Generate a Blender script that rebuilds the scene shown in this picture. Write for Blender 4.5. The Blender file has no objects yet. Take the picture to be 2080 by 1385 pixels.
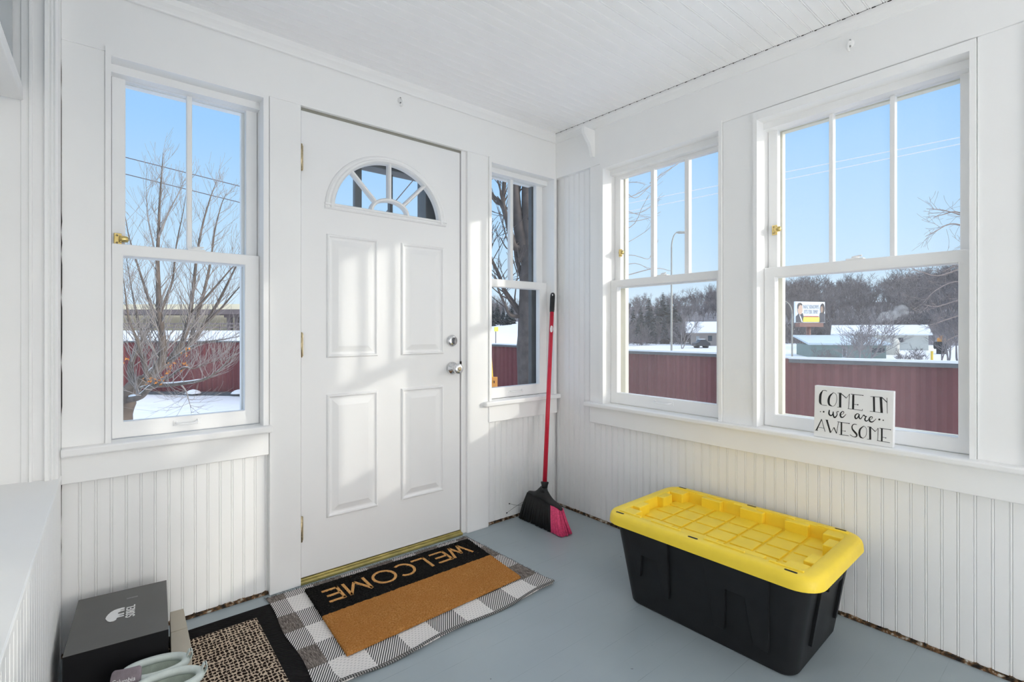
SUN, SKY, AUR, FILL_LAMP, CLOUD_FILL, EXPO = 1.35, 1.08, 5.5, 23.5, .9, 0.0
# Enclosed front porch in winter: white painted room, door, windows, storage tote, mats, broom; snowy street outside.
import bpy, math, random
from math import sin, cos, pi, radians, sqrt, atan2
from mathutils import Vector, Matrix

SC = bpy.context.scene
COL = SC.collection
YAW = radians(39.32)
S_, C_ = sin(YAW), cos(YAW)
CAM = Vector((-2.1186, -2.1614, 1.07))
F_ = 1000.0

def at(px, py, d):
    """world point at depth d (metres along the viewing axis) on the sight line measured in the photograph"""
    u = (px - 1040.0) / F_
    v = (670.0 - py) / F_
    return CAM + Vector(((S_ + u * C_) * d, (C_ - u * S_) * d, v * d))

# ------------------------------------------------------------------ materials
def new_mat(name):
    m = bpy.data.materials.new(name)
    m.use_nodes = True
    nt = m.node_tree
    nt.nodes.clear()
    return m, nt

def node(nt, t, **kw):
    n = nt.nodes.new(t)
    for k, v in kw.items():
        if k in ('operation', 'data_type', 'blend_type', 'feature', 'distance', 'noise_dimensions', 'wave_type', 'bands_direction', 'wave_profile', 'voronoi_dimensions'):
            setattr(n, k, v)
        else:
            n.inputs[k].default_value = v
    return n

def lk(nt, a, b):
    nt.links.new(a, b)

def principled(nt, base=(.8, .8, .8), rough=.5, metal=0.0, spec=.5):
    p = nt.nodes.new('ShaderNodeBsdfPrincipled')
    p.inputs['Base Color'].default_value = (*base, 1)
    p.inputs['Roughness'].default_value = rough
    p.inputs['Metallic'].default_value = metal
    p.inputs['Specular IOR Level'].default_value = spec
    o = nt.nodes.new('ShaderNodeOutputMaterial')
    lk(nt, p.outputs[0], o.inputs[0])
    return p

def coords(nt, scale=(1, 1, 1), rot=(0, 0, 0), loc=(0, 0, 0), kind='Object'):
    tc = nt.nodes.new('ShaderNodeTexCoord')
    mp = nt.nodes.new('ShaderNodeMapping')
    mp.inputs['Scale'].default_value = scale
    mp.inputs['Rotation'].default_value = rot
    mp.inputs['Location'].default_value = loc
    lk(nt, tc.outputs[kind], mp.inputs['Vector'])
    return mp.outputs[0]

def ramp(nt, fac, stops):
    r = nt.nodes.new('ShaderNodeValToRGB')
    els = r.color_ramp.elements
    while len(els) < len(stops):
        els.new(0.5)
    for e, (pos, c) in zip(els, stops):
        e.position = pos
        e.color = (*c, 1)
    lk(nt, fac, r.inputs[0])
    return r.outputs[0]

def mixc(nt, fac, a, b):
    m = nt.nodes.new('ShaderNodeMix')
    m.data_type = 'RGBA'
    for sock, v in ((m.inputs[6], a), (m.inputs[7], b)):
        if isinstance(v, tuple):
            sock.default_value = (*v, 1)
        else:
            lk(nt, v, sock)
    if isinstance(fac, (int, float)):
        m.inputs[0].default_value = fac
    else:
        lk(nt, fac, m.inputs[0])
    return m.outputs[2]

def math_(nt, op, a, b=None, c=None):
    m = nt.nodes.new('ShaderNodeMath')
    m.operation = op
    for i, v in enumerate((a, b, c)):
        if v is None:
            continue
        if isinstance(v, (int, float)):
            m.inputs[i].default_value = v
        else:
            lk(nt, v, m.inputs[i])
    return m.outputs[0]

def sepxyz(nt, vec):
    s = nt.nodes.new('ShaderNodeSeparateXYZ')
    lk(nt, vec, s.inputs[0])
    return s.outputs

def bump(nt, p, height, strength=.3, dist=.002):
    b = nt.nodes.new('ShaderNodeBump')
    b.inputs['Strength'].default_value = strength
    b.inputs['Distance'].default_value = dist
    lk(nt, height, b.inputs['Height'])
    lk(nt, b.outputs[0], p.inputs['Normal'])

def simple(name, base, rough=.5, metal=0.0, spec=.5, var=.06, scale=40.0, bstr=0.0, bscale=None):
    """paint / plastic / metal with a little procedural variation"""
    m, nt = new_mat(name)
    p = principled(nt, base, rough, metal, spec)
    n = node(nt, 'ShaderNodeTexNoise', Scale=scale, Detail=4.0)
    lk(nt, coords(nt), n.inputs['Vector'])
    lo = tuple(max(0, c * (1 - var)) for c in base)
    hi = tuple(min(1, c * (1 + var)) for c in base)
    lk(nt, ramp(nt, n.outputs[0], [(.3, lo), (.7, hi)]), p.inputs['Base Color'])
    if bstr:
        n2 = node(nt, 'ShaderNodeTexNoise', Scale=bscale or scale * 5, Detail=3.0)
        lk(nt, coords(nt), n2.inputs['Vector'])
        bump(nt, p, n2.outputs[0], bstr, .002)
    return m

M = {}
M['white'] = simple('white_gloss_paint', (.90, .90, .895), .42, var=.012, scale=3, bstr=.06, bscale=30)
M['ceil'] = simple('ceiling_paint', (.955, .955, .955), .5, var=.012, scale=3)
M['door'] = simple('door_paint', (.885, .885, .885), .4, var=.01, scale=2)
M['cream'] = simple('cream_track', (.74, .72, .62), .5, var=.05, scale=8)
M['dark_metal_and_shade'] = simple('dark_frame_and_shade', (.10, .105, .105), .5, var=.15, scale=12)
M['storm_grey'] = simple('grey_storm_frame', (.15, .155, .155), .5, var=.15, scale=12)
M['brass'] = simple('brass', (.72, .55, .22), .25, 1.0, var=.15, scale=30)
M['oldbrass'] = simple('worn_brass_hinge', (.55, .45, .28), .4, .8, var=.3, scale=60)
M['chrome'] = simple('satin_chrome', (.75, .75, .76), .2, 1.0, var=.03)
M['dark_chrome'] = simple('dark_chrome', (.22, .22, .23), .3, 1.0, var=.05)
M['black_gap'] = simple('dark_gap', (.02, .018, .016), .9, var=.3)
M['blackp'] = simple('black_plastic', (.0095, .010, .0115), .5, spec=.32, var=.25, scale=14, bstr=.08, bscale=300)
M['black_soft'] = simple('black_broom_plastic', (.012, .012, .013), .5, var=.2)
M['bristle'] = simple('black_bristle', (.006, .006, .007), .6, var=.3)
M['pink'] = simple('pink_bristle', (.90, .075, .21), .45, var=.25, scale=120)
M['red'] = simple('red_broom_pole', (.62, .018, .045), .3, var=.06)
M['label_white'] = simple('sticker_white', (.85, .85, .85), .4)
M['yellow'] = simple('yellow_lid', (.93, .68, .045), .42, var=.035, scale=20, bstr=.1, bscale=250)
M['sign'] = simple('sign_white', (.86, .86, .85), .6, var=.01)
M['ink'] = simple('black_lettering', (.012, .012, .012), .6, var=.1)
M['inkwhite'] = simple('white_print', (.80, .80, .80), .6, var=.02)
M['boxtop'] = simple('black_card_painted_sheen', (.085, .085, .082), .42, var=.10, scale=5, bstr=.05, bscale=80)  # black card lightened: gloss reflected by the lid top is painted in
M['boxside'] = simple('black_box_card', (.007, .007, .008), .6, spec=.2, var=.2, scale=10)
M['greyprint'] = simple('grey_print', (.35, .35, .35), .6)
M['tan_card'] = simple('beige_card', (.55, .50, .41), .8, var=.04, scale=10)
M['mint'] = simple('pale_mint_knit', (.60, .66, .63), .85, var=.05, scale=80, bstr=.3, bscale=700)
M['insole'] = simple('mint_insole', (.56, .62, .55), .9, var=.08, scale=60, bstr=.3, bscale=500)
M['mauve'] = simple('mauve_grey_fabric', (.25, .21, .235), .8, var=.1, scale=90, bstr=.3, bscale=600)
M['darkmauve'] = simple('dark_grey_fabric', (.075, .066, .07), .8, var=.2, scale=60)
M['threshold'] = simple('brass_threshold', (.50, .42, .15), .45, .55, var=.2, scale=20)

# weathered chipped skirting edge
m, nt = new_mat('chipped_wood'); p = principled(nt, rough=.9)
n = node(nt, 'ShaderNodeTexNoise', Scale=55.0, Detail=6.0); lk(nt, coords(nt), n.inputs['Vector'])
lk(nt, ramp(nt, n.outputs[0], [(.36, (.012, .009, .007)), (.47, (.07, .042, .02)), (.55, (.20, .10, .04)), (.62, (.45, .42, .36)), (.75, (.75, .73, .68))]), p.inputs['Base Color'])
bump(nt, p, n.outputs[0], .6, .01); M['chipped'] = m

# painted board floor (boards along x)
m, nt = new_mat('grey_floor_paint'); p = principled(nt, (.23, .285, .325), .36, spec=.45)
v = coords(nt); sx = sepxyz(nt, v)
f = math_(nt, 'FRACT', math_(nt, 'MULTIPLY', sx[1], 1 / .083))
g = math_(nt, 'MINIMUM', f, math_(nt, 'SUBTRACT', 1.0, f))
seam = math_(nt, 'LESS_THAN', g, .011)
n = node(nt, 'ShaderNodeTexNoise', Scale=2.2, Detail=5.0); lk(nt, v, n.inputs['Vector'])
n3 = node(nt, 'ShaderNodeTexNoise', Scale=5.0, Detail=4.0); lk(nt, coords(nt, (1, 6, 1)), n3.inputs['Vector'])
c = ramp(nt, n.outputs[0], [(.3, (.31, .365, .395)), (.7, (.355, .41, .437))])
fade = math_(nt, 'MULTIPLY', seam, ramp(nt, n3.outputs[0], [(.45, (.03, .03, .03)), (.66, (.34, .34, .34))]))
c = mixc(nt, fade, c, (.10, .12, .13))
sp = node(nt, 'ShaderNodeTexNoise', Scale=34.0, Detail=2.0); lk(nt, v, sp.inputs['Vector'])
c = mixc(nt, ramp(nt, sp.outputs[0], [(.755, (0, 0, 0)), (.775, (1, 1, 1))]), c, (.10, .11, .11))
lk(nt, c, p.inputs['Base Color'])
bump(nt, p, math_(nt, 'SUBTRACT', n3.outputs[0], math_(nt, 'MULTIPLY', seam, 1.2)), .12, .004)
M['floor'] = m

# window glass: clear, slight reflection; dusty variant
def glass(name, dust):
    m, nt = new_mat(name)
    tr = nt.nodes.new('ShaderNodeBsdfTransparent'); tr.inputs[0].default_value = (.97, .98, .975, 1)
    gl = nt.nodes.new('ShaderNodeBsdfGlossy'); gl.inputs['Roughness'].default_value = .03
    fr = nt.nodes.new('ShaderNodeFresnel'); fr.inputs[0].default_value = 1.06
    mx = nt.nodes.new('ShaderNodeMixShader')
    lk(nt, fr.outputs[0], mx.inputs[0]); lk(nt, tr.outputs[0], mx.inputs[1]); lk(nt, gl.outputs[0], mx.inputs[2])
    out = mx.outputs[0]
    if dust:
        df = nt.nodes.new('ShaderNodeBsdfDiffuse'); df.inputs[0].default_value = (.75, .72, .70, 1)
        tl = nt.nodes.new('ShaderNodeBsdfTranslucent'); tl.inputs[0].default_value = (.75, .72, .70, 1)
        a = nt.nodes.new('ShaderNodeAddShader'); lk(nt, df.outputs[0], a.inputs[0]); lk(nt, tl.outputs[0], a.inputs[1])
        nz = node(nt, 'ShaderNodeTexNoise', Scale=220.0, Detail=2.0); lk(nt, coords(nt), nz.inputs['Vector'])
        mx2 = nt.nodes.new('ShaderNodeMixShader')
        lk(nt, ramp(nt, nz.outputs[0], [(.35, (dust * .7,) * 3), (.70, (dust * 1.4,) * 3)]), mx2.inputs[0])
        lk(nt, out, mx2.inputs[1]); lk(nt, a.outputs[0], mx2.inputs[2]); out = mx2.outputs[0]
    o = nt.nodes.new('ShaderNodeOutputMaterial'); lk(nt, out, o.inputs[0])
    return m
M['glass'] = glass('clear_pane', .012)
M['dusty'] = glass('dusty_pane', .038)
M['bluepane'] = simple('blue_grey_pane', (.42, .46, .49), .15, var=.03, scale=2)

# buffalo check rug
m, nt = new_mat('plaid_weave'); p = principled(nt, rough=.95, spec=.1)
v = coords(nt); wob = node(nt, 'ShaderNodeTexNoise', Scale=9.0, Detail=2.0); lk(nt, v, wob.inputs['Vector'])
sx = sepxyz(nt, v)
wx = math_(nt, 'MULTIPLY', math_(nt, 'SUBTRACT', wob.outputs[0], .5), .012)
X = math_(nt, 'ADD', sx[0], wx); Y = math_(nt, 'ADD', sx[1], wx)
fx = math_(nt, 'FRACT', math_(nt, 'MULTIPLY', math_(nt, 'ADD', X, 1.574 + .234 * 4), 1 / .234))
fy = math_(nt, 'FRACT', math_(nt, 'MULTIPLY', math_(nt, 'ADD', Y, .325 + .24 * 6), 1 / .24))
darkx = math_(nt, 'GREATER_THAN', fx, .49)
darky = math_(nt, 'LESS_THAN', fy, .5)
diag = math_(nt, 'FRACT', math_(nt, 'MULTIPLY', math_(nt, 'ADD', X, math_(nt, 'MULTIPLY', Y, -.62)), 1 / .0088))
hatch = math_(nt, 'GREATER_THAN', diag, .52)
diag2 = math_(nt, 'FRACT', math_(nt, 'MULTIPLY', math_(nt, 'ADD', Y, math_(nt, 'MULTIPLY', X, -.25)), 1 / .0105))
dash = math_(nt, 'FRACT', math_(nt, 'MULTIPLY', math_(nt, 'ADD', X, Y), 1 / .018))
dashm = math_(nt, 'MULTIPLY', math_(nt, 'LESS_THAN', diag2, .3), math_(nt, 'LESS_THAN', dash, .45))
fine = node(nt, 'ShaderNodeTexNoise', Scale=60.0, Detail=4.0); lk(nt, coords(nt, (1, 9, 1)), fine.inputs['Vector'])
fineb = node(nt, 'ShaderNodeTexNoise', Scale=60.0, Detail=4.0); lk(nt, coords(nt, (9, 1, 1)), fineb.inputs['Vector'])
cl = (.80, .77, .75); ck = (.055, .057, .056)
white = mixc(nt, math_(nt, 'MULTIPLY', dashm, .55), cl, (.30, .30, .30))
brown = ramp(nt, fineb.outputs[0], [(.32, (.06, .05, .045)), (.5, (.17, .145, .13)), (.68, (.34, .30, .275))])
mixd = mixc(nt, hatch, cl, ck)
both = math_(nt, 'MULTIPLY', darkx, darky)
either = math_(nt, 'MAXIMUM', darkx, darky)
c = mixc(nt, either, white, mixd); c = mixc(nt, both, c, brown)
lk(nt, c, p.inputs['Base Color'])
bump(nt, p, math_(nt, 'ADD', hatch, fine.outputs[0]), .5, .003); M['plaid'] = m
m, nt = new_mat('plaid_edge'); p = principled(nt, rough=.95, spec=.1)
sx = sepxyz(nt, coords(nt)); dg = math_(nt, 'FRACT', math_(nt, 'MULTIPLY', math_(nt, 'ADD', sx[0], math_(nt, 'MULTIPLY', sx[1], .8)), 1 / .008))
lk(nt, ramp(nt, dg, [(.30, (.045, .045, .045)), (.6, (.16, .155, .15)), (.8, (.40, .39, .38))]), p.inputs['Base Color']); M['plaid_edge'] = m

# coir
m, nt = new_mat('natural_coir'); p = principled(nt, rough=1, spec=.05)
n = node(nt, 'ShaderNodeTexNoise', Scale=190.0, Detail=5.0); lk(nt, coords(nt), n.inputs['Vector'])
n2 = node(nt, 'ShaderNodeTexNoise', Scale=14.0, Detail=3.0); lk(nt, coords(nt), n2.inputs['Vector'])
lk(nt, mixc(nt, n2.outputs[0], ramp(nt, n.outputs[0], [(.3, (.24, .095, .022)), (.5, (.47, .215, .06)), (.7, (.66, .36, .14))]), (.42, .175, .045)), p.inputs['Base Color'])
bump(nt, p, n.outputs[0], 1.0, .006); M['coir'] = m
m, nt = new_mat('black_coir'); p = principled(nt, rough=1, spec=.05)
n = node(nt, 'ShaderNodeTexNoise', Scale=150.0, Detail=5.0); lk(nt, coords(nt), n.inputs['Vector'])
n2 = node(nt, 'ShaderNodeTexNoise', Scale=90.0, Detail=2.0); lk(nt, coords(nt), n2.inputs['Vector'])
c = ramp(nt, n.outputs[0], [(.4, (.006, .006, .006)), (.75, (.03, .028, .026))])
lk(nt, mixc(nt, ramp(nt, n2.outputs[0], [(.70, (0, 0, 0)), (.76, (1, 1, 1))]), c, (.20, .13, .07)), p.inputs['Base Color'])
bump(nt, p, n.outputs[0], 1.0, .006); M['coirblack'] = m
M['coirletter'] = simple('coir_letter', (.62, .33, .12), 1, spec=.05, var=.3, scale=250, bstr=1, bscale=300)

# tan loop mat
m, nt = new_mat('tan_loop'); p = principled(nt, rough=.95, spec=.1)
v = coords(nt)
wob = node(nt, 'ShaderNodeTexNoise', Scale=75.0, Detail=1.0); lk(nt, v, wob.inputs['Vector'])
va = nt.nodes.new('ShaderNodeVectorMath'); va.operation = 'MULTIPLY_ADD'
lk(nt, wob.outputs[1], va.inputs[0]); va.inputs[1].default_value = (.016, .016, 0); lk(nt, v, va.inputs[2])
sx = sepxyz(nt, va.outputs[0])
f1 = math_(nt, 'ADD', math_(nt, 'COSINE', math_(nt, 'MULTIPLY', math_(nt, 'ADD', sx[0], math_(nt, 'MULTIPLY', sx[1], .75)), 2 * pi / .0235)), math_(nt, 'COSINE', math_(nt, 'MULTIPLY', math_(nt, 'SUBTRACT', sx[0], math_(nt, 'MULTIPLY', sx[1], .75)), 2 * pi / .0235)))
n = node(nt, 'ShaderNodeTexNoise', Scale=170.0, Detail=2.0); lk(nt, v, n.inputs['Vector'])
mask = ramp(nt, math_(nt, 'ADD', math_(nt, 'ABSOLUTE', f1), math_(nt, 'MULTIPLY', math_(nt, 'SUBTRACT', n.outputs[0], .5), 1.7)), [(.58, (1, 1, 1)), (.82, (0, 0, 0))])
lk(nt, mixc(nt, mask, (.020, .011, .008), (.62, .50, .38)), p.inputs['Base Color'])
bump(nt, p, mask, 1.0, .008); M['loop'] = m
m, nt = new_mat('black_ribbed_border'); p = principled(nt, (.010, .009, .010), .9, spec=.15)
sx = sepxyz(nt, coords(nt)); rb = math_(nt, 'SINE', math_(nt, 'MULTIPLY', math_(nt, 'ADD', sx[0], sx[1]), 2 * pi / .009))
bump(nt, p, rb, .6, .003); M['rib'] = m

# outdoors
m, nt = new_mat('snow'); p = principled(nt, (.88, .87, .87), .7, spec=.2)
n = node(nt, 'ShaderNodeTexNoise', Scale=.35, Detail=8.0); lk(nt, coords(nt), n.inputs['Vector'])
lk(nt, ramp(nt, n.outputs[0], [(.3, (.86, .845, .835)), (.62, (.90, .885, .87)), (.74, (.80, .79, .77)), (.80, (.62, .57, .50))]), p.inputs['Base Color'])
n2 = node(nt, 'ShaderNodeTexNoise', Scale=2.0, Detail=6.0); lk(nt, coords(nt), n2.inputs['Vector'])
bump(nt, p, n2.outputs[0], .5, .15); M['snow'] = m
M['woodland'] = simple('woodland_floor', (.20, .18, .18), .95, var=.35, scale=.12)
M['snow_clean'] = simple('snow_on_things', (.90, .89, .88), .8, spec=.2, var=.02, scale=6)
m, nt = new_mat('red_corrugated'); p = principled(nt, rough=.6, spec=.3)
n = node(nt, 'ShaderNodeTexNoise', Scale=1.3, Detail=5.0); lk(nt, coords(nt, (1, 1, .25)), n.inputs['Vector'])
lk(nt, ramp(nt, n.outputs[0], [(.3, (.145, .032, .034)), (.6, (.19, .046, .046)), (.8, (.215, .075, .065))]), p.inputs['Base Color']); M['fence'] = m
M['kerb'] = simple('grey_kerb', (.09, .092, .096), .8, var=.2, scale=3)
M['bark'] = simple('grey_brown_bark', (.155, .118, .092), .9, var=.3, scale=9, bstr=.5, bscale=30)
M['bark_dark'] = simple('dark_bark', (.105, .083, .072), .9, var=.3, scale=9, bstr=.5, bscale=30)
M['yardtwig'] = simple('pale_brown_twig', (.345, .30, .27), .9, var=.2, scale=9)
M['overtwig'] = simple('grey_brown_twig', (.26, .205, .185), .9, var=.2, scale=9)
M['twig'] = simple('frost_and_haze_twig', (.25, .22, .215), .9, var=.25, scale=.6)  # greyish tone paints distance haze into the frosted bark
M['twig2'] = simple('dark_twig', (.17, .145, .145), .9, var=.25, scale=.6)
M['scrub'] = simple('frosted_scrub', (.18, .16, .16), .95, var=.3, scale=.5)
M['fir'] = simple('dark_evergreen', (.085, .095, .095), .9, var=.35, scale=1.2)
M['leaf'] = simple('orange_dead_leaf', (.72, .27, .05), .8, var=.25, scale=20)
M['wire'] = simple('power_cable', (.12, .10, .11), .7)
M['wire_frost'] = simple('frosted_cable', (.80, .80, .82), .7)
M['galv'] = simple('galvanised_pole', (.36, .34, .29), .5, .3, var=.1, scale=4)
M['concrete'] = simple('sun_toned_concrete', (.85, .74, .52), .9, var=.1, scale=.3)  # cream tone has the sunlight on the bridge put into its colour
M['girder'] = simple('bridge_girder', (.20, .155, .15), .8, var=.15, scale=.3)
M['siding_cream'] = simple('cream_siding', (.58, .56, .49), .8, var=.06, scale=1)
M['siding_grey'] = simple('grey_siding', (.42, .43, .44), .8, var=.06, scale=1)
M['siding_green'] = simple('green_siding', (.20, .27, .24), .8, var=.08, scale=1)
M['siding_brown'] = simple('tan_siding', (.34, .29, .26), .8, var=.08, scale=1)
M['metalroof'] = simple('pale_metal_roof', (.62, .70, .73), .5, var=.05, scale=.5)
M['darkglass'] = simple('dark_glass', (.05, .06, .07), .2)
M['car'] = simple('dark_car_paint', (.04, .04, .045), .3)
M['rubber'] = simple('tyre', (.02, .02, .02), .8)
M['bb_white'] = simple('billboard_white', (.88, .89, .90), .6, var=.01)
M['bb_yellow'] = simple('billboard_yellow', (.92, .80, .10), .6, var=.03)
M['bb_red'] = simple('billboard_red', (.55, .12, .08), .6)
M['bb_brown'] = simple('billboard_brown', (.26, .12, .09), .7, var=.1)
M['bb_grey'] = simple('billboard_text', (.42, .43, .45), .7)
M['skin1'] = simple('printed_skin', (.72, .47, .34), .7)
M['skin2'] = simple('printed_skin_dark', (.42, .27, .19), .7)
M['hair'] = simple('printed_hair', (.06, .045, .04), .7)
M['suit'] = simple('printed_suit', (.07, .07, .085), .7)
M['hi_yellow'] = simple('bright_yellow_paint', (.85, .55, .03), .5)
M['lime'] = simple('lime_yellow', (.75, .78, .08), .6)
M['orange'] = simple('orange_paint', (.80, .33, .06), .6)
m, nt = new_mat('chimney_smoke'); nt.nodes.clear()
pv = nt.nodes.new('ShaderNodeVolumePrincipled'); pv.inputs['Color'].default_value = (.85, .83, .82, 1)
n = node(nt, 'ShaderNodeTexNoise', Scale=1.3, Detail=5.0); lk(nt, coords(nt), n.inputs['Vector'])
lk(nt, math_(nt, 'MULTIPLY', math_(nt, 'MAXIMUM', math_(nt, 'SUBTRACT', n.outputs[0], .42), 0.0), 3.2), pv.inputs['Density'])
o = nt.nodes.new('ShaderNodeOutputMaterial'); lk(nt, pv.outputs[0], o.inputs['Volume']); M['smoke'] = m

# ------------------------------------------------------------------ mesh builder
class MB:
    def __init__(self):
        self.v, self.f, self.mi, self.sm = [], [], [], []
    def add(self, verts, faces, mi=0, smooth=False):
        b = len(self.v)
        self.v.extend(tuple(p) for p in verts)
        for f in faces:
            self.f.append(tuple(b + i for i in f)); self.mi.append(mi); self.sm.append(smooth)
        return self
    def box(self, x0, x1, y0, y1, z0, z1, mi=0, fn=None):
        x0, x1 = min(x0, x1), max(x0, x1); y0, y1 = min(y0, y1), max(y0, y1); z0, z1 = min(z0, z1), max(z0, z1)
        vs = [(x, y, z) for z in (z0, z1) for y in (y0, y1) for x in (x0, x1)]
        if fn: vs = [fn(*p) for p in vs]
        return self.add(vs, [(0, 2, 3, 1), (4, 5, 7, 6), (0, 1, 5, 4), (2, 6, 7, 3), (0, 4, 6, 2), (1, 3, 7, 5)], mi)
    def loft(self, rings, closed=True, cap0=False, cap1=False, mi=0, smooth=False, loop=False):
        n = len(rings[0]); vs = [p for r in rings for p in r]; fs = []
        R = len(rings)
        for i in range(R if loop else R - 1):
            a, b = i * n, ((i + 1) % R) * n
            for j in range(n if closed else n - 1):
                k = (j + 1) % n
                fs.append((a + j, a + k, b + k, b + j))
        if cap0: fs.append(tuple(range(n - 1, -1, -1)))
        if cap1: fs.append(tuple((R - 1) * n + j for j in range(n)))
        return self.add(vs, fs, mi, smooth)
    def tube(self, pts, rad, n=8, mi=0, smooth=True, cap=True, loop=False):
        pts = [Vector(p) for p in pts]
        if not hasattr(rad, '__len__'): rad = [rad] * len(pts)
        rings = []; ref = None
        P = len(pts)
        for i, p in enumerate(pts):
            if loop: t = pts[(i + 1) % P] - pts[i - 1]
            else: t = pts[min(i + 1, P - 1)] - pts[max(i - 1, 0)]
            if t.length < 1e-9: t = Vector((0, 0, 1))
            t.normalize()
            if ref is None:
                ref = Vector((0, 0, 1)) if abs(t.z) < .9 else Vector((1, 0, 0))
            a = ref - t * ref.dot(t)
            if a.length < 1e-6: a = Vector((1, 0, 0)) - t * t.x
            a.normalize(); b = t.cross(a); ref = a
            rings.append([p + (a * cos(2 * pi * k / n) + b * sin(2 * pi * k / n)) * rad[i] for k in range(n)])
        return self.loft(rings, True, cap and not loop, cap and not loop, mi, smooth, loop)
    def lathe(self, prof, origin, axis='y', n=24, mi=0, smooth=True, sgn=1):
        o = Vector(origin); rings = []
        for r, h in prof:
            ring = []
            for k in range(n):
                a = 2 * pi * k / n
                if axis == 'y': ring.append(o + Vector((r * cos(a), h * sgn, r * sin(a))))
                elif axis == 'x': ring.append(o + Vector((h * sgn, r * cos(a), r * sin(a))))
                else: ring.append(o + Vector((r * cos(a), r * sin(a), h * sgn)))
            rings.append(ring)
        return self.loft(rings, True, True, True, mi, smooth)
    def poly(self, pts2, fn, w0, w1, mi=0):
        """prism: outline pts2 (u,z) between depths w0 and w1 mapped through fn"""
        n = len(pts2)
        r0 = [fn(u, w0, z) for u, z in pts2]; r1 = [fn(u, w1, z) for u, z in pts2]
        return self.loft([r0, r1], True, True, True, mi)
    def ring(self, o, i, w0, w1, fn, mi=0):
        """rectangular frame: outer rect o=(u0,u1,z0,z1), inner rect i"""
        def rect(r, w): return [fn(r[0], w, r[2]), fn(r[1], w, r[2]), fn(r[1], w, r[3]), fn(r[0], w, r[3])]
        return self.loft([rect(o, w0), rect(i, w0), rect(i, w1), rect(o, w1)], True, False, False, mi, False, True)
    def build(self, name, mats, parent=None, bevel=0, seg=2, subsurf=0, auto=None, fix=True):
        me = bpy.data.meshes.new(name)
        me.from_pydata(self.v, [], self.f)
        if not isinstance(mats, (list, tuple)): mats = [mats]
        for m in mats: me.materials.append(m)
        for p, mi, s in zip(me.polygons, self.mi, self.sm):
            p.material_index = mi; p.use_smooth = s
        if fix:
            import bmesh
            bm = bmesh.new(); bm.from_mesh(me)
            bmesh.ops.recalc_face_normals(bm, faces=bm.faces)
            bm.to_mesh(me); bm.free()
        if auto:
            for p in me.polygons: p.use_smooth = True
            me.set_sharp_from_angle(angle=radians(auto))
        me.update()
        o = bpy.data.objects.new(name, me); COL.objects.link(o)
        if parent is not None:
            o.parent = parent
            if parent.type == 'EMPTY': o.matrix_parent_inverse = Matrix.Translation(-parent.location)
        if bevel:
            b = o.modifiers.new('bevel', 'BEVEL'); b.width = bevel; b.segments = seg; b.limit_method = 'ANGLE'; b.angle_limit = radians(40)
        if subsurf:
            s = o.modifiers.new('sub', 'SUBSURF'); s.levels = subsurf; s.render_levels = subsurf
        return o

def tag(o, label=None, cat=None, group=None, kind=None):
    if label: o['label'] = label
    if cat: o['category'] = cat
    if group: o['group'] = group
    if kind: o['kind'] = kind
    return o

def thing(name, loc, label, cat, group=None, kind=None):
    o = bpy.data.objects.new(name, None); COL.objects.link(o)
    o.location = loc; o.empty_display_size = .05
    return tag(o, label, cat, group, kind)

def struct(name, mb, mats, label=None, cat=None, bevel=0, **k):
    return tag(mb.build(name, mats, None, bevel, **k), label, cat, None, 'structure')

def catmull(pts, n=6):
    pts = [Vector(p) for p in pts]
    if len(pts) < 3: return pts
    out = []
    P = [pts[0] * 2 - pts[1]] + pts + [pts[-1] * 2 - pts[-2]]
    for i in range(1, len(P) - 2):
        a, b, c, d = P[i - 1], P[i], P[i + 1], P[i + 2]
        for k in range(n):
            t = k / n
            out.append(.5 * ((2 * b) + (c - a) * t + (2 * a - 5 * b + 4 * c - d) * t * t + (3 * b - a - 3 * c + d) * t ** 3))
    out.append(pts[-1])
    return out

def text_mesh(s, size, fn, extrude=.001, xs=1.0, align='CENTER'):
    """text as a mesh; fn maps (x, y, depth) of the lettering plane to the world"""
    cu = bpy.data.curves.new('lettering', 'FONT'); cu.body = s; cu.size = size; cu.align_x = align; cu.align_y = 'CENTER'
    cu.extrude = extrude; cu.resolution_u = 3
    ob = bpy.data.objects.new('lettering', cu); COL.objects.link(ob)
    dg = bpy.context.evaluated_depsgraph_get()
    me = bpy.data.meshes.new_from_object(ob.evaluated_get(dg))
    b = MB(); b.add([fn(v.co.x * xs, v.co.y, v.co.z) for v in me.vertices], [tuple(p.vertices) for p in me.polygons])
    bpy.data.objects.remove(ob); bpy.data.curves.remove(cu); bpy.data.meshes.remove(me)
    return b

DW = lambda u, w, z: (u, w, z)            # door wall: u = x, w = outward
RW = lambda u, w, z: (w, -u, z)           # right wall: u = distance from the corner
# ------------------------------------------------------------------ room shell
CEIL = lambda y: 2.251 + .028 * y
YB = -4.6          # back of the porch
XL = -2.238

def wall_holes(fn, u0, u1, z0, z1, w0, w1, holes):
    b = MB(); u = u0
    for h in sorted(holes):
        if h[0] > u: b.box(u, h[0], w0, w1, z0, z1, fn=fn)
        if h[2] > z0: b.box(h[0], h[1], w0, w1, z0, h[2], fn=fn)
        if h[3] < z1: b.box(h[0], h[1], w0, w1, h[3], z1, fn=fn)
        u = h[1]
    if u < u1: b.box(u, u1, w0, w1, z0, z1, fn=fn)
    return b

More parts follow.
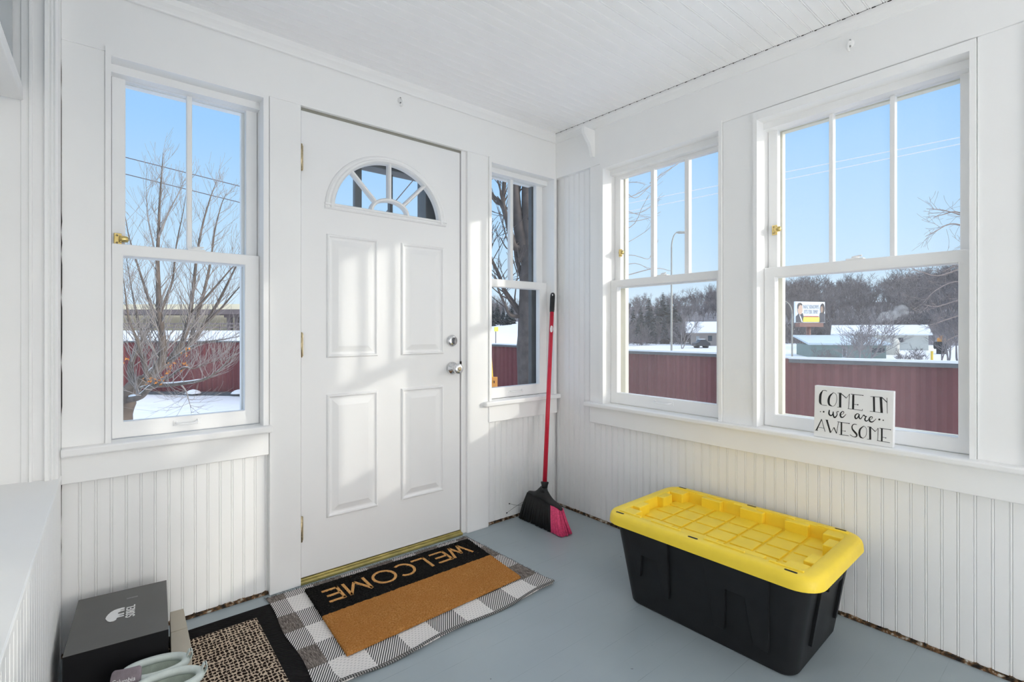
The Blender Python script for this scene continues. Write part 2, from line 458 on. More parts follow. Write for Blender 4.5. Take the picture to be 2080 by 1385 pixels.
WIN = {   # outer trim, jamb opening, lower pane rect, rail top, upper pane rect, muntins, storm top, sill top
    1: dict(fn=DW, out=(-2.128, -1.622, 2.025), op=(-2.112, -1.642, 1.995), lo=(-2.079, -1.696, .747, 1.331), rail=1.372,
            up=(-2.072, -1.685, 1.965), mun=[(-1.888, -1.870)], storm=1.964, sill=.689, track='white', pane='glass'),
    2: dict(fn=DW, out=(-.522, -.014, 2.012), op=(-.506, -.034, 1.982), lo=(-.474, -.094, .744, 1.314), rail=1.358,
            up=(-.470, -.086, 1.961), mun=[(-.291, -.269)], storm=1.958, sill=.683, track='dark_metal_and_shade', pane='glass'),  # dark track colour paints in the shade of the outer reveal
    3: dict(fn=RW, out=(.363, 1.062, 1.998), op=(.385, 1.047, 1.958), lo=(.431, 1.004, .726, 1.306), rail=1.344,
            up=(.424, 1.006, 1.912), mun=[(.621, .642), (.818, .841)], storm=1.928, sill=.664, track='cream', pane='dusty'),
    4: dict(fn=RW, out=(1.200, 1.890, 1.984), op=(1.216, 1.874, 1.950), lo=(1.262, 1.838, .715, 1.291), rail=1.334,
            up=(1.256, 1.837, 1.922), mun=[(1.449, 1.464), (1.645, 1.661)], storm=1.918, sill=.664, track='cream', pane='dusty'),
}
for k in (5, 6, 7):      # next window continues the row; the unseen rearmost is added for daylight
    d = .80 * (k - 4)
    w = WIN[4]
    WIN[k] = dict(w, out=(w['out'][0] + d, w['out'][1] + d, w['out'][2]), op=(w['op'][0] + d, w['op'][1] + d, w['op'][2]),
                  lo=(w['lo'][0] + d, w['lo'][1] + d, w['lo'][2], w['lo'][3]), up=(w['up'][0] + d, w['up'][1] + d, w['up'][2]),
                  mun=[(a + d, b + d) for a, b in w['mun']])
BW = lambda u, w, z: (u, YB - w, z)       # back wall, facing the camera's back
for k, c in ((8, -1.65), (9, -.62)):  # unseen back-wall windows, added to bring in more daylight
    WIN[k] = dict(fn=BW, out=(c - .42, c + .42, 1.99), op=(c - .40, c + .40, 1.96), lo=(c - .35, c + .35, .73, 1.30), rail=1.34,
                  up=(c - .36, c + .36, 1.92), mun=[(c - .01, c + .01)], storm=1.92, sill=.67, track='cream', pane='glass')
WLAB = {1: 'white two-pane sash window left of the door, overlooking the bare yard tree', 2: 'narrow white sash window behind the broom, right of the door',
        3: 'white sash window nearest the corner on the right wall, three upper panes', 4: 'widest-looking white sash window, behind the come in sign, three upper panes',
        5: 'third sash window along the right wall', 7: 'added unseen sash window, rearmost along the right wall',
        8: 'added unseen sash window on the back wall by the house', 9: 'added unseen sash window on the back wall by the right wall'}

def hole(k): w = WIN[k]; return (w['op'][0] - .012, w['op'][1] + .012, w['sill'] - .02, w['op'][2] + .012)
DOOR = (-1.497, -.688, 0.0, 2.012)

struct('wall_front', wall_holes(DW, XL - .25, .17, -.05, 2.40, .024, .118, [hole(1), DOOR, hole(2)]), M['white'], 'white front wall holding the entry door', 'wall')
struct('wall_right', wall_holes(RW, -.024, -YB, -.05, 2.40, .024, .118, [hole(k) for k in (3, 4, 5, 7)]), M['white'], 'white right wall with the row of windows', 'wall')
struct('wall_back', wall_holes(BW, XL - .25, .024, -.05, 2.40, .0, .118, [hole(8), hole(9)]), M['white'], 'white back wall of the porch', 'wall')

# floor and ceiling
b = MB(); b.box(XL - .2, .03, YB - .12, .03, -.06, 0); struct('floor', b, M['floor'], 'blue-grey painted board floor', 'floor')

def bead_profile(u0, u1, sp, phase=0.0, alt=False):
    """(u, depth) outline of beaded boards; depth 0 = face, positive = into the wall"""
    pts = [(u0, 0.0)]
    k = math.ceil((u0 - phase + .006) / sp)
    while phase + k * sp < u1 - .006:
        c = phase + k * sp
        dp = .0035
        if alt and k % 2: dp = .002
        pts += [(c - .0048, 0), (c - .0036, dp), (c - .0022, .0006), (c, -.0002), (c + .0022, .0006), (c + .0036, dp), (c + .0048, 0)]
        k += 1
    pts.append((u1, 0.0))
    return pts

def bead_panel(fn, u0, u1, z0, z1, w, sp=.0405, phase=0.0):
    b = MB(); pr = bead_profile(u0, u1, sp, phase)
    b.loft([[fn(u, w + d, z0) for u, d in pr], [fn(u, w + d, z1) for u, d in pr]], closed=False)
    return b

b = MB()
pr = [(u, d * 1.6) for u, d in bead_profile(YB, -.0, .0455, -.02, True)]
b.loft([[(XL - .2, y, CEIL(y) + d) for y, d in pr], [(.02, y, CEIL(y) + d) for y, d in pr]], closed=False)
b.box(XL - .2, .03, YB, .03, 2.29, 2.40)
struct('ceiling', b, M['ceil'], 'white beadboard ceiling', 'ceiling')

# beadboard dado panels
wf = bead_panel(DW, XL, -1.61, .012, .60, .012, phase=-2.193).build('beadboard', M['white'], None); tag(wf, 'white beadboard below the left window', 'wall panelling', None, 'structure'); wf.name = 'wall_front_panelling'
wf = bead_panel(DW, -.53, .0, .012, .60, .012, phase=-.50).build('wall_front_panelling', M['white'], None); tag(wf, 'white beadboard below the narrow window beside the broom', 'wall panelling', None, 'structure')
b = bead_panel(RW, .0, .29, .012, 2.02, .012, phase=.02); b2 = bead_panel(RW, .29, -YB, .012, .60, .012, phase=.02)
b.add(b2.v, b2.f); struct('wall_right_panelling', b, M['white'], 'white beadboard under the right-hand windows and up the corner', 'wall panelling')

# trims
def trim(i, mb, label, mat='white', bevel=.003): return struct('trim_%d' % i, mb, M[mat], label, 'trim', bevel)
b = MB(); b.box(XL, .02, -.010, .024, 2.010, 2.30); trim(1, b, 'wide white frieze board above the door and front windows')
b = MB(); b.box(-.011, YB, -.012, .024, 1.994, 2.30)
b = MB(); b.box(.0, -YB, -.012, .024, 1.990, 2.30, fn=RW); trim(2, b, 'wide white frieze board above the right-hand windows')
def crown(fn, u0, u1, zf):
    b = MB(); prof = [(-.012, -.050), (-.018, -.048), (-.020, -.042), (-.026, -.032), (-.034, -.022), (-.037, -.012), (-.037, .004), (-.012, .004)]
    b.loft([[fn(u0, w, zf(u0) + z) for w, z in prof], [fn(u1, w, zf(u1) + z) for w, z in prof]], True, True, True)
    return b
trim(3, crown(DW, XL, 0, lambda u: CEIL(0)), 'slim white crown moulding along the front wall', bevel=0)
trim(4, crown(RW, .0, -YB, lambda u: CEIL(-u)), 'slim white crown moulding along the right wall', bevel=0)
b = MB(); b.box(-1.618, -1.497, -.012, .024, 0, 2.010); trim(5, b, 'white casing board between left window and door')
b = MB(); b.box(-.660, -.522, -.012, .024, 0, 2.010); trim(6, b, 'white casing board right of the door')
b = MB(); b.box(-.688, -.660, .004, .118, 0, 2.010); trim(7, b, 'narrow white door jamb on the lock side', bevel=.002)
b = MB(); b.box(XL, -2.128, -.010, .024, .66, 2.010); trim(8, b, 'white board between left window and left wall')
b = MB(); b.box(-.012, .0, -.008, .024, .66, 2.010); trim(9, b, 'white board between narrow window and corner')
b = MB(); b.box(.285, .362, -.010, .024, .66, 1.990, fn=RW); trim(10, b, 'white casing board left of the corner-side window')
b = MB(); b.box(1.063, 1.199, -.010, .024, .66, 1.990, fn=RW); trim(11, b, 'white mullion board between the two right-hand windows')
b = MB(); b.box(WIN[4]['out'][1] + .001, WIN[5]['out'][0] - .001, -.010, .024, .66, 1.990, fn=RW); trim(12, b, 'white casing board right of the window with the sign')
b = MB(); b.box(WIN[5]['out'][1] + .001, WIN[7]['out'][0] - .001, -.010, .024, .66, 1.990, fn=RW); trim(13, b, 'wide white boarded section between the rear right-hand windows')
b = MB(); b.box(WIN[7]['out'][1], -YB, -.010, .024, .66, 1.99, fn=RW); trim(15, b, 'white casing board at the back of the right wall')
# stools and aprons
def stool(u0, u1, z0, z1, fn):
    b = MB(); b.box(u0, u1, -.045, .045, z0, z1, fn=fn); return b
trim(16, stool(XL, -1.612, .661, .689, DW), 'white window stool under the left window', bevel=.006)
trim(17, stool(-.560, .0, .658, .683, DW), 'white window stool under the narrow window', bevel=.006)
trim(18, stool(.262, -YB, .641, .664, RW), 'long white window stool under the right-hand windows', bevel=.006)
b = MB(); b.box(XL, -1.622, -.018, .024, .570, .661); trim(19, b, 'white apron board under the left window stool')
b = MB(); b.box(-.524, -.008, -.018, .024, .567, .658); trim(20, b, 'white apron board under the narrow window stool')
b = MB(); b.box(.290, -YB, -.018, .024, .550, .641, fn=RW); trim(21, b, 'white apron board under the right-hand window stool')
b = MB(); b.box(XL, -1.618, .011, .024, 0, .58);

# chipped gap line where the walls meet the floor
def chipped(fn, u0, u1, w0, seed, h=.016):
    r = random.Random(seed); b = MB(); n = int((u1 - u0) / .009); top = []; 
    for i in range(n + 1):
        u = u0 + (u1 - u0) * i / n; top.append((u, max(.004, h * (.45 + .75 * r.random()))))
    f = [fn(u, w0 - .006 - .003 * r.random(), z) for u, z in top]; f0 = [fn(u, w0 - .009, 0.0008) for u, z in top]; bk = [fn(u, w0 + .012, z + .002) for u, z in top]
    b.loft([f0, f, bk], closed=False); return b
struct('baseboard_left', chipped(DW, XL, -1.618, .012, 3, .012), M['chipped'], 'rotten chipped edge below the beadboard left of the door', 'baseboard')
struct('baseboard_front', chipped(DW, -.522, .0, .012, 5, .009), M['chipped'], 'dirty chipped edge below the beadboard behind the broom', 'baseboard')
struct('baseboard_right', chipped(RW, .0, -YB, .012, 7, .012), M['chipped'], 'rotten chipped edge along the foot of the right wall', 'baseboard')
# black open joint in the left corner
r = random.Random(4); b = MB(); L, R = [], []
z = .30
while z < 1.95:
    wd = .0028 if r.random() > .28 else .0003
    if z < .55: wd *= .5
    if z > 1.45: wd *= .45
    L.append((XL + .0005, -.0125, z)); R.append((XL + .0005 + wd, -.0125, z)); z += .035
b.loft([L, R], closed=False)
struct('trim_22', b, M['black_gap'], 'dark open joint in the left corner', 'trim')
# dark joint between ceiling boards and right-wall crown
b = MB(); r = random.Random(9); y = -.03
while y > -3.2:
    l = .006 + .006 * r.random(); b.box(-.0395, -.0365, y - l, y, CEIL(y) - .0025, CEIL(y) + .002); b.box(-.0385, -.0365, y - .0455, y, CEIL(y) - .0012, CEIL(y) + .002); y -= .0455
struct('trim_23', b, M['black_gap'], 'dark gaps along the ceiling edge of the right wall', 'trim')

# ------------------------------------------------------------------ windows
def sash_lock(parent, fn, u, z, w, right=1):
    b = MB(); b.box(u - .012, u + .010, w - .004, w, z - .021, z + .021, fn=fn)
    b.box(u + .004, u + .010, w - .020, w, z - .013, z + .013, fn=fn)
    o = b.build('latch', M['brass'], parent, .002); tag(o, 'small brass sash latch')
    b2 = MB()
    c = Vector(fn(u + .030, w - .014, z)); a = Vector(fn(u + .002, w - .014, z))
    b2.tube([a, a.lerp(c, .3), a.lerp(c, .85), c], [.009, .012, .011, .006], 12)
    o2 = b2.build('plunger', M['brass'], o)
    b3 = MB()
    for dz in (-.013, .013):
        p = Vector(fn(u - .003, w - .005, z + dz)); q = Vector(fn(u - .003, w - .0062, z + dz)); b3.tube([p, q], .0035, 10)
    b3.build('screw', M['oldbrass'], o)

def window(k, lock=None, lift=None, meet=None):
    w = WIN[k]; fn = w['fn']; o, op, lo, up = w['out'], w['op'], w['lo'], w['up']
    P = thing('window_%d' % k, fn((op[0] + op[1]) / 2, .06, w['sill']), WLAB[k], 'window', None, 'structure')
    s = w['sill']
    b = MB(); b.ring((o[0], o[1], s - .02, o[2]), (op[0], op[1], s - .02 + .0001, op[2]), -.019, .118, fn)
    b.box(op[0], op[1], .043, .083, op[2] - .028, op[2] + .002, fn=fn)
    b.build('frame', M['white'], P, .003)
    b = MB(); b.ring((op[0] + .001, op[1] - .001, s, w['rail']), lo, .045, .080, fn)
    ls = b.build('lower_sash', M['white'], P, .0035)
    b = MB(); b.ring((op[0] + .001, op[1] - .001, w['rail'] - .042, op[2] - .001), (up[0], up[1], w['rail'] - .004, up[2]), .083, .115, fn)
    b.build('upper_sash', M['white'], P, .0035)
    for a, c in w['mun']:
        b = MB(); b.box(a, c, .084, .114, w['rail'] - .004, up[2] + .002, fn=fn); b.build('muntin', M['white'], P, .003)
    # storm frame outside
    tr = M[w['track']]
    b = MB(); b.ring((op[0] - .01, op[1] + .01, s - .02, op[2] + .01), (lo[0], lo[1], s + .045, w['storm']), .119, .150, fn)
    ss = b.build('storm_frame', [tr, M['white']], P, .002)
    b = MB(); b.ring((op[0], op[1], w['storm'] + .001, op[2] + .01), (op[0] + .004, op[1] - .004, w['storm'] + .002, op[2]), .117, .1185, fn); 
    if k in (1, 2):
        b = MB(); b.box(op[0], op[1], .1185, .152, w['storm'] - .001, op[2] + .012, fn=fn); tag(b.build('storm_header', M['white'], P, .001), 'white storm rail')
    g = M[w['pane']]
    b = MB(); b.box(lo[0] - .004, lo[1] + .004, .061, .0635, lo[2] - .004, lo[3] + .004, fn=fn); b.build('pane', g, P)
    es = [up[0] - .004] + [x for m_ in w['mun'] for x in (m_[0] + .004, m_[1] - .004)] + [up[1] + .004]
    b = MB()
    for i in range(0, len(es), 2): b.box(es[i], es[i + 1], .098, .1005, w['rail'] - .008, up[2] + .004, fn=fn)
    b.build('pane', g, P)
    if lock: sash_lock(P, fn, lock[0], lock[1], .083)
    if lift:
        u0, u1, z = lift; b = MB()
        pts = [(u0 + .004, .045, z), (u0 + .007, .030, z - .002), (u0 + .016, .022, z - .004), ((u0 + u1) / 2, .019, z - .005), (u1 - .016, .022, z - .004), (u1 - .007, .030, z - .002), (u1 - .004, .045, z)]
        b.tube([fn(*p) for p in catmull(pts, 4)], .0042, 8)
        for a in (u0, u1): b.box(a - .004, a + .008, .042, .046, z - .012, z + .008, fn=fn)
        tag(b.build('lift_handle', M['white'], P, .001), 'white painted sash lift')
    if meet:
        b = MB(); u, z = meet
        b.box(u - .028, u + .028, .047, .078, z, z + .006, fn=fn)
        c = Vector(fn(u, .062, z + .006)); b.lathe([(.013, 0), (.013, .006), (.008, .009)], c, 'z', 12)
        b.tube([fn(u - .002, .060, z + .013), fn(u + .024, .050, z + .013)], .0035, 8)
        tag(b.build('sash_lock', M['white'], P, .001), 'white painted sash lock')
    return P
window(1, (-2.093, 1.393), (-1.930, -1.854, .726), (-1.86, 1.372))
window(2, None, (-.335, -.235, .718))
window(3, (.428, 1.497), (.672, .775, .706), (.712, 1.344))
window(4, (1.247, 1.496), None, (1.545, 1.334))
for k in (5, 7, 8, 9): window(k)

# ------------------------------------------------------------------ left (house) wall: knee wall, ledge, window recess
LWf = lambda u, w, z: (XL - w, -u, z)
b = bead_panel(LWf, .0, -YB, .0, .595, .0, phase=.02); b.box(XL - .20, XL - .006, YB, .03, -.05, .585)
struct('wall_left', b, M['white'], 'white beadboard knee wall at the left edge', 'wall')
b = MB(); b.box(XL - .20, XL + .002, YB, -.002, .585, .602); struct('trim_24', b, M['white'], 'white ledge capping the left knee wall', 'trim', .003)
# jamb end of the recess: stepped mouldings facing the camera
P = thing('window_10', (XL - .07, -.03, .602), 'moulded white casing of the house window at the left edge', 'window', None, 'structure')
b = MB()
prof = [(0, 0), (-.004, -.030), (-.010, -.034), (-.016, -.030), (-.019, -.034), (-.024, -.030), (-.027, -.036), (-.034, -.038), (-.036, -.030), (-.038, -.018),
        (-.062, -.016), (-.064, -.024), (-.070, -.024), (-.072, -.016), (-.088, -.014), (-.090, -.008), (-.135, -.006), (-.135, .03), (0, .03)]
b.loft([[(XL + x, y - .03, .602) for x, y in prof], [(XL + x, y - .03, 2.32) for x, y in prof]], True, True, True)
b.build('casing', M['white'], P)
b = MB(); b.box(XL - .20, XL - .083, YB, -.045, 1.772, 1.815); b.build('transom_bar', M['white'], P, .003)
b = MB(); b.box(XL - .112, XL - .106, YB, -.045, 1.815, 2.34); tag(b.build('pane', M['bluepane'], P), 'blue-grey upper glass')
b = MB(); b.box(XL - .20, XL - .138, YB, -.02, .602, 1.772); tag(b.build('panel', M['white'], P), 'white lower panel')
b = MB(); b.box(XL - .20, XL - .12, YB, -.02, 1.815, 2.36); b.build('backing', M['white'], P)

# ------------------------------------------------------------------ entry door
D = thing('door_1', (-1.09, .035, 0), 'white panelled entry door with a half-round fan window', 'door', None, 'structure')
X0, X1, Z0, Z1 = -1.490, -.693, .022, 1.998
yf, yb = .012, .056
b = MB()
b.box(X0, X1, yf, yb, Z0, 1.606)
cx, cz, rx, rz = -1.0865, 1.606, .285, .268
angs = sorted([pi * i / 48 for i in range(49)] + [atan2(Z1 - cz, X1 - cx), pi - atan2(Z1 - cz, cx - X0)])
def outer(a):
    dx, dz = cos(a), sin(a)
    t = min(((X1 - cx) / dx if dx > 1e-9 else 1e9), ((X0 - cx) / dx if dx < -1e-9 else 1e9), ((Z1 - cz) / dz if dz > 1e-9 else 1e9))
    return cx + dx * t, cz + dz * t
rings = []
for a in angs:
    ox, oz = outer(a); ix, iz = cx + rx * cos(a), cz + rz * sin(a)
    rings.append([(ox, yf, oz), (ix, yf, iz), (ix, yb, iz), (ox, yb, oz)])
b.loft(rings, True, True, True)
b.build('slab', M['door'], D)
# raised panels
def rect(x0, x1, z0, z1, i, y): return [(x0 + i, y, z0 + i), (x1 - i, y, z0 + i), (x1 - i, y, z1 - i), (x0 + i, y, z1 - i)]
for (x0, x1, z0, z1) in ((-1.385, -1.148, .948, 1.490), (-1.030, -.793, .948, 1.490), (-1.385, -1.148, .250, .788), (-1.030, -.793, .250, .788)):
    b = MB(); b.loft([rect(x0, x1, z0, z1, i, y) for i, y in ((0, .0125), (.002, .006), (.006, .0025), (.010, .0030), (.013, .0085), (.016, .0112), (.021, .0118), (.025, .0114), (.048, .0030), (.051, .0022), (.054, .0022))], True, False, True)
    b.build('panel', M['door'], D)
# fan window moulding
def arc(rx_, rz_, y, n=40, z0=cz): return [(cx + rx_ * cos(pi * i / n), y, z0 + rz_ * sin(pi * i / n)) for i in range(n + 1)]
b = MB()
prof = [(.306, .283, .0125), (.303, .280, .004), (.295, .274, .000), (.286, .266, .004), (.281, .262, -.004), (.272, .254, -.005), (.264, .247, .006), (.262, .245, .030)]
b.loft([[(cx + a * cos(pi * i / 40), y, cz - .002 + c * sin(pi * i / 40)) for a, c, y in prof] for i in range(41)], closed=False, smooth=False)
pz = [(1.598, .0125), (1.600, .004), (1.606, .001), (1.612, .004), (1.616, -.002), (1.622, -.002), (1.626, .006), (1.627, .030), (1.598, .030)]
b.loft([[(cx - .306, y, z) for z, y in pz], [(cx + .306, y, z) for z, y in pz]], True, True, True)
b.build('fan_frame', M['door'], D)
b = MB(); b.box(cx - .27, cx + .27, .034, .037, 1.61, 1.86)
b = MB(); b.loft([arc(.268, .252, .034, 40, 1.612), arc(.268, .252, .037, 40, 1.612)], True, True, True); b.build('pane', M['glass'], D)
def bar(p, q, wd=.016):
    d = Vector((q[0] - p[0], 0, q[1] - p[1])); n = Vector((-d.z, 0, d.x)).normalized() * wd / 2
    r0 = [(p[0] + n.x, .008, p[1] + n.z), (p[0] + n.x * .4, .001, p[1] + n.z * .4), (p[0] - n.x * .4, .001, p[1] - n.z * .4), (p[0] - n.x, .008, p[1] - n.z), (p[0] - n.x, .033, p[1] - n.z), (p[0] + n.x, .033, p[1] + n.z)]
    r1 = [(x + d.x, y, z + d.z) for x, y, z in r0]
    return MB().loft([r0, r1], True, True, True)
for p, q in (((-1.160, 1.668), (-1.284, 1.795)), ((-1.089, 1.688), (-1.089, 1.862)), ((-1.018, 1.668), (-.894, 1.795))):
    bar(p, q).build('spoke', M['door'], D)
b = MB(); b.loft([[(cx + a * cos(pi * i / 24), y, 1.622 + c * sin(pi * i / 24)) for a, c, y in ((.100, .070, .033), (.100, .070, .008), (.095, .065, .001), (.088, .058, .001), (.084, .053, .008), (.084, .053, .033))] for i in range(25)], True, True, True)
b.build('hub_arch', M['door'], D)
# hinges
for z0, z1 in ((1.740, 1.851), (.955, 1.060), (.179, .286)):
    b = MB(); b.tube([(-1.494, -.001, z0), (-1.494, -.001, z1)], .0062, 10); b.box(-1.4955, -1.484, .003, .0125, z0 + .004, z1 - .004)
    for f in (.22, .4, .6, .78): b.tube([(-1.494, -.001, z0 + (z1 - z0) * f - .001), (-1.494, -.001, z0 + (z1 - z0) * f + .001)], .0067, 10)
    tag(b.build('hinge', M['oldbrass'], D), 'worn brass hinge')
# deadbolt and knob
b = MB(); b.lathe([(.029, 0), (.030, .005), (.027, .011), (.021, .015), (.012, .017)], (-.742, .012, 1.014), 'y', 28, sgn=-1)
db = b.build('deadbolt', M['chrome'], D); tag(db, 'satin chrome deadbolt')
b = MB(); b.loft([[(-.742 + x, y, 1.014 + z) for x, z in ((-.005, -.017), (.003, -.018), (.007, 0), (.005, .017), (-.003, .018), (-.007, 0))] for y in (-.002, -.026)], True, True, True); b.build('thumbturn', M['dark_chrome'], db, .002)
b = MB(); b.lathe([(.032, 0), (.033, .006), (.030, .014), (.018, .020), (.0125, .026), (.0125, .040), (.018, .044), (.024, .050), (.027, .058), (.026, .066), (.021, .071), (.014, .0725)], (-.741, .012, .872), 'y', 32, sgn=-1)
kb = b.build('knob', M['chrome'], D); tag(kb, 'satin chrome door knob')
b = MB(); b.lathe([(.010, .072), (.0095, .076), (.006, .0775)], (-.741, .012, .872), 'y', 20, sgn=-1); b.build('lock_button', M['oldbrass'], kb)
b = MB(); b.box(-.6935, -.6875, .002, .030, .845, .905); tag(b.build('strike_plate', M['black_gap'], D), 'dark strike plate in the jamb')
b = MB(); b.box(-1.497, -.688, .010, .118, 1.998, 2.011); tag(b.build('weatherstrip', simple('weatherstrip', (.30, .29, .25), .7), D), 'greyish weatherstrip over the door')
b = MB(); b.box(-1.497, -.688, -.012, .118, 0, .013); b.box(-1.497, -.688, .004, .05, .013, .0185); tag(b.build('threshold', M['threshold'], D, .003), 'brass threshold')

# storm door outside the entry door
sd = thing('storm_door', (-1.0, .2, 0), 'dark grey storm door frame seen through the fan window', 'storm door')
b = MB(); b.box(-1.50, -.66, .130, .22, 1.868, 2.03); b.build('head_rail', M['storm_grey'], sd, .004)
b = MB(); b.box(-1.186, -1.151, .19, .22, .02, 1.87); b.build('stile', M['storm_grey'], sd, .003)
b = MB(); b.box(-1.002, -.986, .19, .22, .02, 1.87); b.build('bar', M['dark_metal_and_shade'], sd, .002)
b = MB(); b.box(-.830, -.66, .125, .22, -.02, 1.95); b.build('jamb', M['storm_grey'], sd, .004)
b = MB(); b.box(-1.50, -1.46, .125, .22, -.02, 1.87); b.build('jamb', M['storm_grey'], sd, .004)
b = MB(); b.box(-1.46, -.83, .19, .22, -.02, .9); b.build('kick_panel', M['storm_grey'], sd, .004)

# ------------------------------------------------------------------ wall fittings
def plant_hook(fn, u, z, label):
    o = thing('ceiling_hook', fn(u, -.012, z), label, 'hook', None)
    b = MB(); c = Vector(fn(u, -.012, z)); n = (Vector(fn(u, -.1, z)) - c).normalized(); up = Vector((0, 0, 1)); s = n.cross(up)
    b.loft([[c + n * d + (up * sin(2 * pi * k / 16) * 1.25 + s * cos(2 * pi * k / 16)) * r for k in range(16)] for r, d in ((.012, -.001), (.012, .003), (.008, .006))], True, True, True, smooth=True)
    b.build('plate', M['white'], o)
    b = MB(); b.tube(catmull([c + n * .004 + up * .004, c + n * .016 + up * .002, c + n * .026 - up * .008, c + n * .030 - up * .020, c + n * .024 - up * .030, c + n * .014 - up * .030], 5), .0042, 8); b.build('hook', M['white'], o)
    b = MB()
    for d in (.011, -.011): b.tube([c + n * .003 + up * d, c + n * .0075 + up * d], .0035, 8)
    tag(b.build('screw', M['greyprint'], o), 'dark screw heads')
plant_hook(DW, -1.047, 2.160, 'white painted hook on the frieze above the entry door')
plant_hook(RW, 1.551, 2.120, 'white painted hook on the frieze above the window with the sign')
# scroll bracket near the corner
b = MB()
op_ = [(-.012, 2.188), (-.100, 2.188), (-.104, 2.176), (-.096, 2.150), (-.078, 2.128), (-.060, 2.112), (-.048, 2.094), (-.040, 2.070), (-.036, 2.050), (-.030, 2.038), (-.018, 2.034), (-.012, 2.040)]
b.loft([[(x, -.302, z) for x, z in op_], [(x, -.324, z) for x, z in op_]], True, True, True)
tag(b.build('corbel_bracket', M['white'], None, .003), 'white scrolled wooden bracket high on the right wall near the corner', 'bracket')
# ------------------------------------------------------------------ helpers for flat lettering
def ribbon(mb, pts, wid, fn, h=.0006, smooth_n=0, mi=0):
    """flat stroke: pts 2D, wid per-point widths, fn(x, y, lift) -> world"""
    if not hasattr(wid, '__len__'): wid = [wid] * len(pts)
    if smooth_n and len(pts) > 2:
        q = catmull([(p[0], p[1], w) for p, w in zip(pts, wid)], smooth_n)
        pts = [(p[0], p[1]) for p in q]; wid = [p[2] for p in q]
    n = len(pts); L, R = [], []
    for i in range(n):
        a = pts[max(i - 1, 0)]; c = pts[min(i + 1, n - 1)]
        dx, dy = c[0] - a[0], c[1] - a[1]; l = math.hypot(dx, dy) or 1
        nx, ny = -dy / l * wid[i] / 2, dx / l * wid[i] / 2
        L.append((pts[i][0] + nx, pts[i][1] + ny)); R.append((pts[i][0] - nx, pts[i][1] - ny))
    rings = [[fn(*l, h), fn(*r_, h), fn(*r_, -.0004), fn(*l, -.0004)] for l, r_ in zip(L, R)]
    mb.loft(rings, True, True, True, mi)

def disc(mb, c, r, fn, h=.0006, n=14, mi=0):
    a = [(c[0] + r * cos(2 * pi * k / n), c[1] + r * sin(2 * pi * k / n)) for k in range(n)]
    mb.loft([[fn(*p, -.0004) for p in a], [fn(*p, h) for p in a]], True, False, True, mi)

# ------------------------------------------------------------------ storage tote
T = thing('storage_tote', (-.312, -1.238, 0), 'large black storage tote with a bright yellow lid below the right windows', 'storage tote')
ta = radians(1.6)
def TT(a, b_, z):      # a along the length (towards the camera), b across (towards the wall)
    x = b_ * cos(ta) + a * sin(ta); y = -a * cos(ta) + b_ * sin(ta)
    return (-.312 + x, -1.238 + y, z)
def rrect(ha, hb, r, z, n=7):
    out = []
    for (sa, sb, a0) in ((1, 1, 0), (-1, 1, 90), (-1, -1, 180), (1, -1, 270)):
        for i in range(n + 1):
            t = radians(a0 + 90 * i / n)
            out.append(TT(sa * (ha - r) + r * cos(t), sb * (hb - r) + r * sin(t), z))
    return out
b = MB(); b.loft([rrect(.296, .196, .04, 0.0), rrect(.303, .203, .045, .008), rrect(.352, .240, .055, .315)], True, True, False)
b.loft([rrect(.345, .232, .05, .315), rrect(.300, .198, .04, .012)], True, False, True)
body = b.build('body', M['blackp'], T, auto=30)
def tface(side, s, z, off):       # point on a sloping side: s along it
    k = (z - .008) / .307
    if side == 'front': return TT(s, -(.203 + .037 * k) - off, z)
    if side == 'near': return TT((.303 + .049 * k) + off, s, z)
    if side == 'far': return TT(-(.303 + .049 * k) - off, s, z)
    return TT(s, (.203 + .037 * k) + off, z)
def emboss(side, outline, off=.010):
    mb = MB(); mb.loft([[tface(side, s, z, -.002) for s, z in outline], [tface(side, s, z, off) for s, z in outline]], True, True, True); return mb
def arch_outline(u0, u1, c0, c1, zb, zb2):
    return [(u0, .31), (u0 + .030, zb), (c0 - .012, zb), (c0, .215), (c1, .215), (c1 + .020, zb2), (u1 - .012, zb2), (u1, .31)]
for side in ('front', 'back'):
    for o in (arch_outline(-.275, -.100, -.218, -.152, .125, .085), arch_outline(.030, .247, .106, .168, .070, .060)):
        emboss(side, o).build('rib', M['blackp'], T, .0015)
for side in ('near', 'far'):
    for s0 in (-.125, .105):
        emboss(side, [(s0, .31), (s0 + .006, .08), (s0 + .020, .08), (s0 + .026, .31)]).build('rib', M['blackp'], T, .0015)
    emboss(side, [(-.07, .30), (-.07, .245), (.07, .245), (.07, .30)], .016).build('handle', M['blackp'], T, .003)
# lid
zt = .347
b = MB()
rings = [rrect(.383, .260, .075, .306), rrect(.386, .263, .077, .306), rrect(.384, .261, .076, .328), rrect(.381, .258, .074, .337), rrect(.376, .253, .071, .343), rrect(.368, .245, .066, zt), rrect(.337, .212, .050, zt + .001), rrect(.333, .208, .048, zt - .002), rrect(.329, .204, .046, zt - .044)]
b.loft(rings, True, False, True)
b.loft([rrect(.383, .260, .075, .306), rrect(.36, .24, .06, .318)], True)
lid = b.build('lid', M['yellow'], T, auto=40); tag(lid, 'bright yellow lid')
def tbox(mb, a0, a1, b0, b1, z0, z1):
    mb.box(a0, a1, b0, b1, z0, z1, fn=TT)
